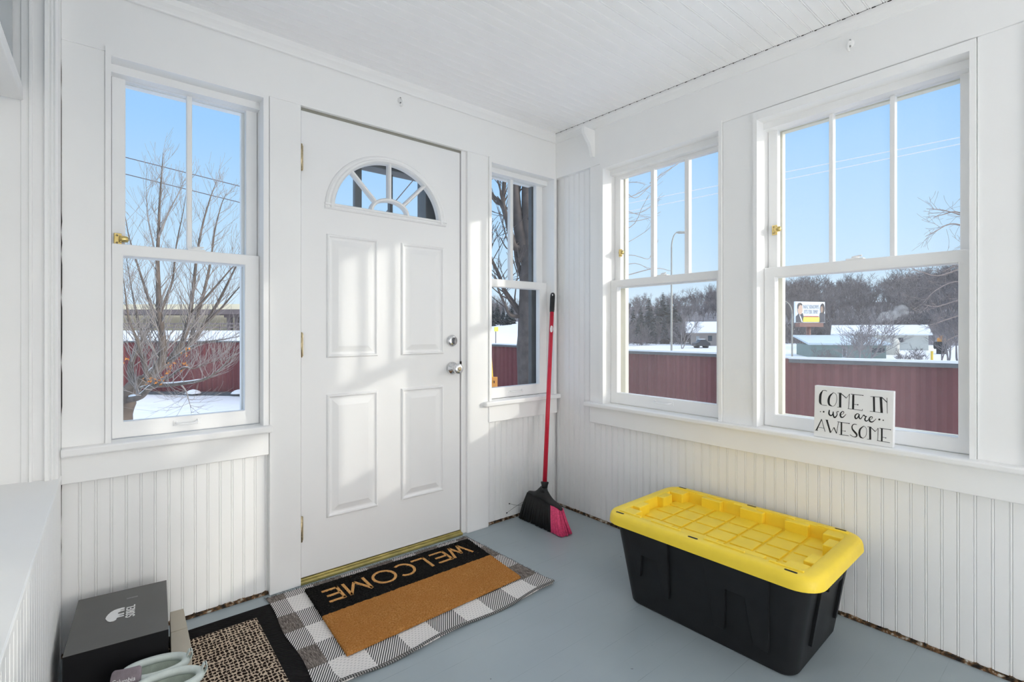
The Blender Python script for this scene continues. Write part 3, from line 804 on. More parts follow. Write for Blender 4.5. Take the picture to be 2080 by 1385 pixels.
# castellated blocks inside the rim
zr = zt - .044
def lid_block(a0, a1, b0, b1):
    b = MB(); tbox(b, a0, a1, b0, b1, zr - .002, zt - .0005); b.build('lid_block', M['yellow'], lid, .003)
for s in (-1, 1):
    for (a0, a1) in ((-.20, -.115), (-.035, .055), (.135, .215)): lid_block(a0, a1, s * .180, s * .209)
    for (c0, c1) in ((-.125, -.055), (.050, .120)): lid_block(s * .302, s * .334, c0, c1)
    for sa in (-1, 1): lid_block(sa * .272, sa * .333, s * .150, s * .209)
# raised rim bead
for s in (-1, 1):
    for (a0, a1) in ((-.335, -.235), (-.19, -.07), (.02, .16), (.235, .335)):
        b = MB(); tbox(b, a0, a1, s * .209, s * .219, zt - .002, zt + .005); b.build('rim_bead', M['yellow'], lid, .003)
# grid of raised pads
b = MB()
na, nb = 7, 4
for i in range(na):
    for j in range(nb):
        a0 = -.312 + .624 * i / na; a1 = -.312 + .624 * (i + 1) / na; c0 = -.186 + .372 * j / nb; c1 = -.186 + .372 * (j + 1) / nb
        tbox(b, a0 + .0055, a1 - .0055, c0 + .0055, c1 - .0055, zr - .002, zr + .006)
b.build('lid_grid', M['yellow'], lid, .0015)
for (a, s) in ((-.318, 1), (-.01, 1), (.305, 1), (-.318, -1), (-.01, -1), (.305, -1)):
    b = MB(); o = []
    for k in range(16):
        t = 2 * pi * k / 16; o.append((a + (.013 if cos(t) > 0 else -.013) + .0055 * cos(t), s * .234 + .0052 * sin(t)))
    b.loft([[TT(p, q, zt - .004) for p, q in o], [TT(p, q, zt + .0006) for p, q in o]], True, True, True)
    tag(b.build('slot', M['black_gap'], lid), 'black padlock slot in the yellow lid')

# ------------------------------------------------------------------ broom
B = thing('broom', (-.27, -.19, 0), 'angled broom with red pole leaning in the corner', 'broom')
hb = Vector((-.262, -.178, .212)); ht = Vector((-.057, -.030, 1.292))
d = (ht - hb)
b = MB(); b.tube([hb, hb + d * .9], .0122, 16); tag(b.build('pole', M['red'], B), 'red metal broom pole')
b = MB(); g0 = hb + d * .892
b.tube([g0, g0 + d * .004, hb + d * .985, hb + d * .996, hb + d], [.0122, .0138, .0145, .012, .006], 16)
for i in range(9):
    c = hb + d * (.905 + i * .008); b.tube([c, c + d * .003], .0150, 14)
gp = b.build('grip', M['black_soft'], B)
b = MB(); c = hb + d * .986; n = Vector((-.70, -.71, 0)).normalized(); b.tube([c + n * .0125 + Vector((0, 0, -.006)), c + n * .0135 + Vector((0, 0, .006))], .003, 8); b.build('hang_hole', M['label_white'], gp)
b = MB(); c = hb + d * .80; e = Vector((.08, -.10, 0)).normalized(); nn = Vector((-.82, -.57, 0)).normalized(); ss = nn.cross(d.normalized())
pl = []
for k in range(14):
    t = 2 * pi * k / 14; off = ss * .008 * cos(t); pl.append(c + d.normalized() * .021 * sin(t) + off * 1.0 - ss * .004 + nn * sqrt(max(.0126 ** 2 - (.008 * cos(t) - .004) ** 2, 0)))
b.loft([pl, [p + nn * .002 for p in pl]], True, True, True); tag(b.build('sticker', M['label_white'], B), 'white sticker on the red pole')
# socket and cap
b = MB(); dn = d.normalized()
b.tube([hb - dn * .012, hb + dn * .004, hb + dn * .016, hb + dn * .022], [.016, .018, .022, .021], 14)
b.tube([hb - dn * .035, hb - dn * .012], [.022, .016], 14)
b.build('socket', M['black_soft'], B)
b = MB()
rings = []
N = 22
for i in range(N + 1):
    t = i / N; y = -.050 - .268 * t
    top = .158 + .052 * math.exp(-((t - .46) / .16) ** 2) - .018 * (abs(t - .45) * 2) ** 2 + .012 * (1 - t)
    low = .142 - .010 * t - .018 * t * t
    if i in (0, N): top = low + .012
    x = -.268; w = .024 * (1 - .55 * (abs(2 * t - 1)) ** 3)
    rings.append([(x - w, y, low), (x - w * .95, y, low + (top - low) * .45), (x - w * .45, y, top), (x + w * .45, y, top), (x + w * .95, y, low + (top - low) * .45), (x + w, y, low)])
b.loft(rings, True, True, True, smooth=True); b.build('cap', M['black_soft'], B, subsurf=1)
r = random.Random(2)
def bristles(t0, t1, nm, mat, lab, cnt):
    b = MB()
    for i in range(cnt):
        t = t0 + (t1 - t0) * (i + .5) / cnt
        for j in range(5):
            q = (j - 2) / 2
            y0 = -.058 - .252 * t; x0 = -.268 + q * .016
            y1 = -.020 - .350 * t + r.uniform(-.004, .004); x1 = -.278 + q * .034 + r.uniform(-.004, .004)
            z0 = .150 - .028 * t * t
            zb = r.uniform(.0005, .006)
            m_ = ((x0 + x1) / 2 + r.uniform(-.003, .003), (y0 + y1) / 2 + .004, (z0 + zb) / 2)
            b.tube([(x0, y0, z0), m_, (x1, y1, zb)], [.0035, .0052, .0062], 5)
    return tag(b.build(nm, mat, B), lab)
bristles(0, .745, 'black_bristles', M['bristle'], 'black bristles', 30)
bristles(.755, 1, 'pink_bristles', M['pink'], 'hot pink bristles', 11)
b = MB()
for p in ([(-.27, -.060, .085), (-.33, -.035, .080), (-.385, -.022, .098)], [(-.275, -.055, .11), (-.35, -.03, .075), (-.405, -.024, .052)]):
    b.tube(catmull(p, 4), .0008, 5); b.lathe([(.003, -.003), (.0035, 0), (.003, .003)], p[-1], 'x', 8)
b.build('stray_bristle', M['black_soft'], B)

# ------------------------------------------------------------------ rugs and mats
P4 = [Vector((-1.638, -.034, 0)), Vector((-.702, -.050, 0)), Vector((-.668, -.668, 0)), Vector((-1.640, -.690, 0))]
def quad_at(Q, s, t): return Q[0].lerp(Q[1], s).lerp(Q[3].lerp(Q[2], s), t)
rug = thing('plaid_rug', (-1.16, -.35, 0), 'black and white buffalo check woven rug under the welcome mat', 'rug')
def rz_(s, t):
    e = max(0, (t - .90) / .10); w = .5 + .5 * sin(s * 17 + 1.2 * sin(s * 5)); e2 = max(0, (s - .95) / .05)
    return .0062 + .010 * e * e * w + .004 * e2 * e2
def rpt(s, t):
    p = quad_at(P4, s, t); wob = .006 * sin(s * 14 + .8) * t ** 6 - .004 * sin(t * 9) * (1 - s) ** 6
    return Vector((p.x + .005 * sin(t * 11) * (1 - s) ** 8, p.y + wob, rz_(s, t)))
b = MB(); n1, n2 = 72, 44
b.loft([[rpt(i / n1, j / n2) for i in range(n1 + 1)] for j in range(n2 + 1)], closed=False, smooth=True)
b.loft([[rpt(i / n1, 1) for i in range(n1 + 1)], [Vector((rpt(i / n1, 1).x, rpt(i / n1, 1).y, .0008)) for i in range(n1 + 1)]], closed=False)
b.build('weave', M['plaid'], rug)
b = MB()
edge = [rpt(i / n1, 1) + Vector((0, -.004, -.0015)) for i in range(n1 + 1)]; b.tube(edge, .0048, 6)
b.build('overlocked_edge', M['plaid_edge'], rug)
r = random.Random(8); b = MB()
for i in range(150):
    s = i / 149; p = rpt(s, 0); b.tube([p + Vector((0, -.004, 0)), p + Vector((r.uniform(-.006, .006), .006 + r.uniform(0, .008), -.001))], [.0016, .0010], 4)
for i in range(60):
    t = i / 59; p = rpt(1, t * .999); b.tube([p + Vector((-.003, 0, 0)), p + Vector((.006 + r.uniform(0, .005), r.uniform(-.004, .004), -.002))], [.0016, .0010], 4)
b.build('fringe', M['plaid_edge'], rug)

CQ = [Vector((-1.503, -.082, 0)), Vector((-.718, -.099, 0)), Vector((-.757, -.557, 0)), Vector((-1.520, -.585, 0))]
mat = thing('welcome_mat', (-1.12, -.33, .006), 'coir doormat with black band and the upside-down word welcome', 'doormat')
ts = .478
r = random.Random(5)
def coir_slab(t0, t1, z0, z1):
    b = MB(); nx, ny = 120, int(76 * (t1 - t0)) + 2; rows = []
    for j in range(ny + 1):
        t = t0 + (t1 - t0) * j / ny
        rows.append([quad_at(CQ, i / nx, t) + Vector((r.uniform(-1, 1) * .0012, r.uniform(-1, 1) * .0012, z1 + r.uniform(-.0016, .0012) - (.003 if i in (0, nx) or (j == 0 and t0 == 0) or (j == ny and t1 == 1) else 0))) for i in range(nx + 1)])
    b.loft(rows, closed=False)
    per = rows[0] + [w[-1] for w in rows[1:]] + rows[-1][-2::-1] + [w[0] for w in rows[-2:0:-1]]
    b.loft([per, [Vector((p.x, p.y, z0)) for p in per]], True)
    return b
tag(coir_slab(0, ts, .009, .0205).build('black_band', M['coirblack'], mat), 'black coir band')
tag(coir_slab(ts, 1, .009, .0205).build('natural_field', M['coir'], mat), 'plain tan coir field')
LET = {'W': [[(0, 1), (.27, 0)], [(.27, 0), (.5, .78)], [(.5, .78), (.73, 0)], [(.73, 0), (1, 1)]], 'E': [[(.06, 0), (.06, 1)], [(0, .94), (1, .94)], [(.06, .5), (.9, .5)], [(0, .06), (1, .06)]],
       'L': [[(.06, 1), (.06, 0)], [(0, .06), (1, .06)]], 'C': [[(.5 + .5 * cos(radians(a)), .5 + .5 * sin(radians(a))) for a in range(48, 320, 16)]],
       'O': [[(.5 + .5 * cos(radians(a)), .5 + .5 * sin(radians(a))) for a in range(0, 361, 15)]], 'M': [[(.05, 0), (.05, 1)], [(.05, 1), (.5, .12)], [(.5, .12), (.95, 1)], [(.95, 1), (.95, 0)]]}
b = MB()
for ch, xr, xl in (('W', -.786, -.884), ('E', -.895, -.968), ('L', -.998, -1.062), ('C', -1.076, -1.160), ('O', -1.166, -1.258), ('M', -1.284, -1.378), ('E', -1.396, -1.460)):
    yb_ = -.140 - .010 * (-xr - .79) / .66
    def lf(x, y, h, xr=xr, xl=xl, yb_=yb_): return (x, y, .0205 + h * 1.0)
    for st in LET[ch]:
        pts = [(xr + (xl - xr) * p, yb_ - .104 * q) for p, q in st]
        ribbon(b, pts, .0115, lambda x, y, h: (x, y, .0212 + (.0012 if h > 0 else -.003)))
tag(b.build('lettering', M['coirletter'], mat), 'tan letters spelling welcome')

tm = thing('loop_mat', (-1.86, -.5, 0), 'tan and brown looped mat with black ribbed border beside the shoe box', 'doormat')
b = MB(); b.box(-2.20, -1.628, -.98, -.080, .0005, .0042); b.build('border', M['rib'], tm, .003)
b = MB(); n1, n2 = 50, 76; r = random.Random(3)
b.loft([[(-2.13 + .435 * i / n1, -.91 + .760 * j / n2, .0085 + r.uniform(-.0012, .0012) if 0 < i < n1 and 0 < j < n2 else .004) for i in range(n1 + 1)] for j in range(n2 + 1)], closed=False)
tag(b.build('pile', M['loop'], tm), 'tan loop pile in a chain pattern')

# ------------------------------------------------------------------ shoe box, beige box
bx = thing('shoe_box', (-2.09, -.23, 0), 'black shoe box with a white bear logo on its lid, the top greyed with painted sheen', 'shoe box')
q = [Vector((-2.194, -.050, 0)), Vector((-1.963, -.074, 0)), Vector((-1.984, -.420, 0)), Vector((-2.214, -.394, 0))]
def qz(z, i=0.0):
    c = sum(q, Vector()) / 4; return [p + (c - p).normalized() * i + Vector((0, 0, z)) for p in q]
b = MB(); b.loft([qz(.0005, .003), qz(.1975, .003)], True, True, True); b.build('base', M['boxside'], bx, .001)
b = MB(); b.loft([qz(.125, 0), qz(.1992, 0)], True, True, False); b.loft([qz(.125, .0028), qz(.125, 0)], True)
b.loft([qz(.1992, 0), qz(.2000, .001), qz(.2, .003)], True, False, True, mi=1)
lidb = b.build('lid', [M['boxside'], M['boxtop']], bx); tag(lidb, 'black lid, its top greyed with painted sheen')
# logo: reads from the front edge towards the wall
ex = (q[1] - q[0]).normalized(); ey = (q[0] - q[3]).normalized()
def bl(s, t, h): return tuple(Vector((-2.070, -.234, .2005)) + ey * s - ex * t + Vector((0, 0, h)))
bear = [(-.036, .030), (-.041, .036), (-.039, .044), (-.031, .050), (-.022, .053), (-.012, .056), (0, .0545), (.012, .051), (.024, .045), (.032, .037), (.035, .028), (.036, .018), (.034, .012), (.027, .0115), (.025, .016), (.022, .024), (.019, .020), (.021, .012), (.014, .0115), (.013, .020), (.008, .027), (.0, .027), (-.002, .018), (-.001, .0125), (-.009, .0115), (-.010, .018), (-.012, .026), (-.016, .020), (-.016, .0125), (-.023, .0115), (-.023, .020), (-.024, .028), (-.030, .029)]
b = MB(); b.loft([[bl(s, t, .0) for s, t in bear], [bl(s, t, .0006) for s, t in bear]], True, False, True)
tag(b.build('logo', M['inkwhite'], lidb, fix=True), 'white bear logo')
b = MB()
SO = {'S': [[(.95, .82), (.7, .97), (.3, .97), (.08, .78), (.2, .58), (.8, .42), (.93, .22), (.7, .03), (.3, .03), (.05, .18)]], 'O': [[(.5, .97), (.15, .88), (.08, .5), (.15, .12), (.5, .03), (.85, .12), (.92, .5), (.85, .88), (.5, .97)]],
      'R': [[(.12, 0), (.12, 1)], [(.12, .95), (.7, .95), (.9, .75), (.7, .5), (.12, .5)], [(.5, .5), (.95, 0)]], 'E': [[(.12, 0), (.12, 1)], [(.12, .94), (.95, .94)], [(.12, .5), (.85, .5)], [(.12, .06), (.95, .06)]], 'L': [[(.12, 1), (.12, 0)], [(.05, .06), (.95, .06)]]}
for i, ch in enumerate('SOREL'):
    for st in SO[ch]: ribbon(b, [(-.039 + .0162 * i + .0128 * p, -.014 + .021 * qq) for p, qq in st], .0034, bl)
tag(b.build('logo_lettering', M['inkwhite'], lidb), 'white brand lettering on the lid')
b = MB(); c = Vector((-2.060, -.140, .2004))
for i in range(9): 
    p = c + ex * (-.013 + .0032 * i); b.loft([[p + ey * -.0035, p + ex * .0018 + ey * -.0035, p + ex * .0018 + ey * .0035, p + ey * .0035]], True, False, True)
tag(b.build('barcode_label', M['greyprint'], lidb), 'small grey printed code')
b = MB(); fx_ = (q[2] - q[3]).normalized(); nf = Vector((fx_.y, -fx_.x, 0))
for k, (s0, s1, z) in enumerate(((.045, .100, .062), (.035, .13, .052), (.035, .12, .046), (.035, .11, .040))):
    p0 = q[3] + fx_ * s0; p1 = q[3] + fx_ * s1
    b.loft([[p0 + nf * .0006 + Vector((0, 0, z)), p1 + nf * .0006 + Vector((0, 0, z)), p1 + nf * .0006 + Vector((0, 0, z + .004)), p0 + nf * .0006 + Vector((0, 0, z + .004))]], True, False, True)
b.build('side_print', M['greyprint'], bx)

cb = thing('cardboard_box', (-1.945, -.26, 0), 'plain beige cardboard box wedged beside the black shoe box', 'box')
b = MB(); b.loft([[(-1.957, -.118, .007), (-1.918, -.122, .007), (-1.924, -.402, .007), (-1.976, -.398, .007)], [(-1.957, -.118, .104), (-1.918, -.122, .104), (-1.924, -.402, .104), (-1.976, -.398, .104)]], True, True, True)
b.build('carton', M['tan_card'], cb, .0015)
b = MB(); b.loft([[(-1.9565, -.1185, .1042), (-1.919, -.1225, .1042), (-1.922, -.26, .1047), (-1.9655, -.258, .1047)], [(-1.9565, -.1185, .1055), (-1.919, -.1225, .1055), (-1.922, -.26, .106), (-1.9655, -.258, .106)]], True, True, True)
b.build('flap', M['tan_card'], cb)

# ------------------------------------------------------------------ slip-on boots
def boot(name, origin, ang, label, tongue_txt):
    o = thing(name, origin, label, 'boot', 'pair of pale mint boots')
    O = Vector(origin); f = Vector((-cos(ang), sin(ang), 0)); s = Vector((f.y, -f.x, 0))
    def L(a, w, z): return O + f * (.012 + a * .90) + s * (w * .92) + Vector((0, 0, z * 1.16))        # a: from heel to toe
    def outline(c, la, lb, hw, z, n=36, toe=2.2, tilt=0.0):
        """closed outline: centre c along the foot, la towards the toe, lb towards the heel"""
        out = []
        for k in range(n):
            t = 2 * pi * k / n; a = cos(t); w = sin(t)
            aa = (la if a > 0 else lb) * (abs(a) ** (2 / toe)) * (1 if a > 0 else -1)
            ww = hw * (abs(w) ** (2 / 2.4)) * (1 if w > 0 else -1) * (1.0 - .10 * (a < 0) * abs(a))
            out.append(L(c + aa, ww, z + tilt * aa))
        return out
    b = MB(); b.loft([outline(.130, .150, .130, .041, .0085), outline(.130, .154, .134, .044, .016), outline(.130, .153, .133, .044, .032), outline(.130, .150, .128, .042, .034)], True, True, True, smooth=True)
    tag(b.build('sole', M['label_white'], o), 'pale sole')
    b = MB(); rings = [outline(.130, .149, .127, .041, .032), outline(.128, .148, .126, .042, .050), outline(.118, .140, .118, .042, .070), outline(.098, .110, .098, .043, .085), outline(.080, .088, .080, .044, .100), outline(.072, .080, .073, .045, .111, tilt=.05)]
    b.loft(rings, True, smooth=True); tag(b.build('upper', M['mauve'], o), 'mauve grey fabric upper')
    rim = outline(.072, .082, .073, .0455, .118, tilt=.06, n=40)
    b = MB(); b.tube(rim, .0105, 10, loop=True, cap=False); tag(b.build('collar', M['mint'], o), 'padded pale mint collar')
    b = MB(); b.loft([outline(.072, .076, .067, .040, .118, tilt=.06), outline(.074, .078, .066, .039, .09), outline(.080, .084, .068, .038, .065), outline(.085, .088, .072, .037, .052)], True, False, True, smooth=True)
    tag(b.build('lining', M['insole'], o), 'pale mint lining and insole')
    b = MB()      # pull tab at the heel
    pts = [L(-.003, 0, .100), L(-.014, 0, .114), L(-.020, 0, .126), L(-.017, 0, .134), L(-.011, 0, .133), L(-.007, 0, .126), L(-.001, 0, .118)]
    for p, qv in zip(catmull(pts, 4)[:-1], catmull(pts, 4)[1:]):
        b.loft([[p + s * .009, p - s * .009, p - s * .009 + f * .002, p + s * .009 + f * .002], [qv + s * .009, qv - s * .009, qv - s * .009 + f * .002, qv + s * .009 + f * .002]], True, True, True)
    tag(b.build('pull_tab', M['mint'], o), 'pale mint heel pull tab')
    # tongue
    b = MB()
    def TG(u, v, h):     # u across, v up the tongue
        base = L(.158, -.048, .088) if tongue_txt else L(.150, -.006, .035); nrm = Vector((-.55, -.82, .22)).normalized(); rt = Vector((0, 0, 1)).cross(nrm).normalized(); up = nrm.cross(rt)
        rt = (rt * .99 + up * .14).normalized()
        return base + rt * u + up * v + nrm * h - nrm * (u * u * 5)
    rows = []
    for v, hw in ((0, .034), (.02, .036), (.045, .037), (.062, .037), (.072, .035), (.077, .030)):
        rows.append([TG(-hw + 2 * hw * i / 10, v, .004) for i in range(11)] + [TG(hw - 2 * hw * i / 10, v, -.004) for i in range(11)])
    b.loft(rows, True, True, True, smooth=False)
    tn = b.build('tongue', M['mauve'], o, .002); tag(tn, 'mauve grey tongue')
    if tongue_txt:
        tb = text_mesh('Columbia', .0155, lambda x, y, z: tuple(TG(x, .050 + y, .0052 + z)), .0003, .95)
        tag(tb.build('tongue_label', M['label_white'], tn), 'pale brand lettering on the tongue')
        b = MB()
        b.loft([[TG(-.026 + .005 * i, .026, .0054), TG(-.026 + .005 * i, .0295, .0054)] for i in range(9)], False); b.build('label_line', M['label_white'], tn)
    # instep strap and lining print
    b = MB(); b.loft([[L(.150 + .002 * cos(t) * 0 + .012 * k, .040 * cos(t), .070 + .030 * sin(t) - .010 * k) for t in [pi * i / 14 for i in range(15)]] for k in (0, 1, 2)], closed=False, smooth=True)
    tag(b.build('instep', M['mint'], o), 'pale mint instep band')
    b = MB()
    for i in range(3): b.loft([[L(.055 + .012 * i, -.010, .0540), L(.062 + .012 * i, -.010, .0540), L(.066 + .012 * i, .010, .0540), L(.059 + .012 * i, .010, .0540)]], True, False, True)
    b.build('insole_print', M['darkmauve'], o)
    return o
boot('boot', (-1.938, -.488, -.0), radians(2), 'pale mint boot with its lettered tongue standing up, against the shoe box', True)
boot('boot', (-1.914, -.580, 0.0), radians(2), 'pale mint boot nearest the camera, farther from the shoe box', False)

# ------------------------------------------------------------------ sign on the stool
sg = thing('wooden_sign', (-.02, -1.558, .664), 'white block sign lettered come in we are awesome on the window stool', 'sign')
lean = .055
def SG(s, t, h):      # s 0..1 left to right (towards the camera), t 0..1 upwards
    return (-.033 + lean * t * .19 - h, -1.436 - .246 * s, .6645 + t * .193)
b = MB(); b.loft([[SG(0, 0, 0), SG(1, 0, 0), SG(1, 1, 0), SG(0, 1, 0)], [SG(0, 0, -.022), SG(1, 0, -.022), SG(1, 1, -.022), SG(0, 1, -.022)]], True, True, True)
b.build('block', M['sign'], sg, .0015)
# outline coordinates of the lettering, taken on a 1731-wide tracing of the sign face
def homog():
    src = [(188, 182), (1590, 277), (1578, 1268), (200, 1085)]; dst = [(0, 1), (1, 1), (1, 0), (0, 0)]
    A = []; bb = []
    for (x, y), (u, v) in zip(src, dst):
        A.append([x, y, 1, 0, 0, 0, -u * x, -u * y]); bb.append(u); A.append([0, 0, 0, x, y, 1, -v * x, -v * y]); bb.append(v)
    n = 8
    for i in range(n):
        k = max(range(i, n), key=lambda r_: abs(A[r_][i])); A[i], A[k] = A[k], A[i]; bb[i], bb[k] = bb[k], bb[i]
        for j in range(i + 1, n):
            f_ = A[j][i] / A[i][i]
            for c in range(i, n): A[j][c] -= f_ * A[i][c]
            bb[j] -= f_ * bb[i]
    h = [0] * 8
    for i in range(n - 1, -1, -1): h[i] = (bb[i] - sum(A[i][c] * h[c] for c in range(i + 1, n))) / A[i][i]
    return h
Hm = homog()
def TR(x, y, h):
    w = Hm[6] * x + Hm[7] * y + 1
    return SG((Hm[0] * x + Hm[1] * y + Hm[2]) / w, (Hm[3] * x + Hm[4] * y + Hm[5]) / w, h)
ST = [  # (points, widths, smooth)
 ([(335, 275), (300, 340), (292, 420), (296, 490), (322, 530)], [10, 38, 42, 38, 10], 4), ([(330, 273), (380, 270), (408, 285)], 9, 0), ([(320, 530), (365, 540), (415, 543)], 7, 0),
 ([(525, 310), (465, 370), (443, 450), (457, 525), (510, 555)], [8, 32, 40, 32, 8], 4), ([(525, 308), (570, 340), (588, 410), (575, 500), (545, 545), (510, 557)], 6, 4),
 ([(645, 315), (650, 570)], 40, 0), ([(598, 315), (665, 318)], 8, 0), ([(600, 570), (672, 574)], 7, 0), ([(660, 325), (755, 405)], 13, 0), ([(755, 408), (812, 330)], 6, 0), ([(811, 328), (800, 595)], 8, 0),
 ([(878, 345), (878, 600)], 36, 0), ([(835, 332), (1050, 355)], 10, 0), ([(895, 515), (965, 522)], 7, 0), ([(785, 593), (1040, 622)], 8, 0), ([(1040, 625), (1043, 598)], 8, 0),
 ([(1240, 378), (1248, 642)], 34, 0), ([(1180, 372), (1385, 382)], 8, 0), ([(1172, 635), (1400, 660)], 7, 0), ([(1362, 380), (1380, 658)], 42, 0), ([(1380, 383), (1472, 472)], 14, 0), ([(1470, 390), (1478, 668)], 7, 0),
 ([(462, 620), (457, 690), (490, 722), (520, 700), (532, 650)], [18, 26, 22, 16, 16], 4), ([(530, 650), (535, 720), (562, 755), (600, 705), (592, 660), (615, 650)], [16, 24, 24, 14, 10, 10], 4),
 ([(640, 715), (700, 690), (717, 658), (690, 647), (657, 690), (667, 740), (700, 750), (740, 715), (756, 690)], [8, 8, 12, 14, 26, 26, 18, 10, 7], 4),
 ([(985, 690), (950, 682), (915, 720), (925, 765), (957, 755), (985, 700)], [12, 14, 24, 26, 18, 14], 4), ([(987, 690), (987, 750), (1015, 770), (1050, 720)], [16, 22, 16, 10], 4), ([(1048, 722), (1070, 705), (1085, 722), (1120, 730)], [10, 16, 16, 16], 3),
 ([(1107, 730), (1087, 780), (1112, 810), (1150, 785)], [16, 22, 20, 10], 4), ([(1150, 792), (1210, 765), (1217, 737), (1190, 732), (1162, 770), (1180, 815), (1220, 822), (1260, 792), (1282, 765)], [8, 8, 12, 14, 24, 26, 18, 10, 7], 4),
 ([(330, 788), (245, 982)], [12, 24], 0), ([(330, 788), (396, 1005)], 8, 0), ([(285, 935), (380, 945)], 6, 0), ([(222, 980), (272, 987)], 9, 0),
 ([(420, 800), (492, 1022)], [30, 26], 0), ([(400, 798), (445, 803)], 8, 0), ([(492, 1025), (550, 930)], 7, 0), ([(550, 930), (598, 1032)], 14, 0), ([(598, 1035), (627, 833)], 8, 0),
 ([(680, 838), (682, 1052)], 26, 0), ([(610, 828), (815, 857)], 9, 0), ([(690, 985), (748, 992)], 6, 0), ([(645, 1050), (812, 1072)], 8, 0),
 ([(950, 874), (900, 866), (868, 900), (872, 952), (912, 1002), (948, 1045), (942, 1084), (890, 1086), (832, 1052)], [8, 12, 18, 24, 30, 30, 20, 9, 9], 4),
 ([(1070, 895), (1010, 950), (996, 1020), (1012, 1085), (1060, 1110)], [8, 28, 34, 28, 8], 4), ([(1070, 893), (1110, 930), (1122, 990), (1106, 1070), (1060, 1112)], 6, 4),
 ([(1180, 908), (1185, 1128)], 34, 0), ([(1135, 905), (1200, 912)], 8, 0), ([(1132, 1125), (1202, 1130)], 7, 0), ([(1195, 920), (1270, 990)], 12, 0), ([(1270, 992), (1320, 930)], 6, 0), ([(1320, 928), (1314, 1150)], 8, 0),
 ([(1385, 935), (1385, 1158)], 28, 0), ([(1345, 928), (1535, 955)], 9, 0), ([(1400, 1085), (1455, 1098)], 7, 0), ([(1303, 1145), (1527, 1180)], 8, 0)]
b = MB()
for pts, w, n in ST: ribbon(b, pts, w, TR, .0005, n)
for c, r_ in (((305, 655), 9), ((362, 656), 15), ((1340, 778), 17), ((1408, 790), 11), ((1048, 355), 9), ((960, 522), 11), ((815, 857), 9), ((748, 992), 8), ((1535, 955), 9), ((1453, 1098), 9), ((618, 650), 9), ((1070, 707), 12)): disc(b, c, r_, TR, .0005)
tag(b.build('lettering', M['ink'], sg), 'black hand-drawn lettering')

# fill lamps added out of view behind the camera to brighten the room
lm, nt = new_mat('fill_lamp_glow'); e = nt.nodes.new('ShaderNodeEmission'); e.inputs[0].default_value = (1, .945, .905, 1); e.inputs[1].default_value = FILL_LAMP
o_ = nt.nodes.new('ShaderNodeOutputMaterial'); lk(nt, e.outputs[0], o_.inputs[0])
for lx, ly, lab in ((-.66, -4.0, 'added fill lamp with a glowing globe behind the camera nearer the right wall'), (-1.25, -4.3, 'added fill lamp with a glowing globe behind the camera near the back wall')):
    lp = thing('fill_globe_lamp', (lx, ly, 0), lab, 'lamp', 'added fill lamps at the back of the porch')
    b = MB(); b.lathe([(.13, 0), (.13, .015), (.03, .03), (.012, .05), (.012, .44), (.03, .47), (.05, .50)], (lx, ly, 0), 'z', 24); b.build('stand', M['white'], lp)
    b = MB(); b.lathe([(.04, .485), (.12, .505), (.177, .555), (.198, .62), (.177, .685), (.12, .735), (.04, .757), (.003, .76)], (lx, ly, 0), 'z', 28)
    tag(b.build('globe', lm, lp), 'glowing white globe added as room fill')
# ------------------------------------------------------------------ outdoors
def ground_z(x, y):
    v = Vector((x, y, 0)) - Vector((CAM.x, CAM.y, 0)); d = v.x * S_ + v.y * C_; lat = v.x * C_ - v.y * S_
    u = lat / max(d, 1.0)
    right = min(1, max(0, (u + .12) / .22))       # 0 = bridge side, 1 = hill side
    rr = v.length
    def lerp(tab, q):
        for (a, za), (b_, zb) in zip(tab, tab[1:]):
            if q <= b_: return za + (zb - za) * max(0, (q - a) / (b_ - a))
        return tab[-1][1]
    zl = lerp([(0, -1.1), (18, -1.1), (60, -.1), (100, .95), (300, 1.0)], rr)
    zr = lerp([(0, -1.1), (14, -1.15), (40, -1.7), (70, -2.15), (100, -1.3), (135, 3.0), (180, 6.5), (260, 13), (420, 15)], rr)
    return zl + (zr - zl) * right
b = MB(); rows = []
dist = [.5, 2, 4, 7, 11, 16, 22, 30, 40, 52, 66, 82, 100, 120, 145, 175, 210, 260, 330, 420]
A0, A1, NA = radians(-75), radians(140), 60
for d_ in dist:
    row = []
    for i in range(NA + 1):
        a = A0 + (A1 - A0) * i / NA; x = CAM.x + d_ * sin(a); y = CAM.y + d_ * cos(a); row.append((x, y, ground_z(x, y) - (.0)))
    rows.append(row)
NR = len(rows[0]); vs = [p for r_ in rows for p in r_]; f0, f1 = [], []
for i in range(len(rows) - 1):
    for j in range(NR - 1):
        m_ = rows[i][j]; v_ = Vector(m_) - CAM; dd_ = v_.x * S_ + v_.y * C_; u_ = (v_.x * C_ - v_.y * S_) / max(dd_, 1)
        (f1 if dist[i] >= (175 if -.08 < u_ < .1 else 100) and (u_ > -.08 or dd_ < 0) else f0).append((i * NR + j, i * NR + j + 1, (i + 1) * NR + j + 1, (i + 1) * NR + j))
b.add(vs, f0, 0, True); b.add(vs, f1, 1, True)
tag(b.build('snow_ground', [M['snow'], M['woodland']]), 'snow covered ground around the street', 'snowy ground', None, 'structure')

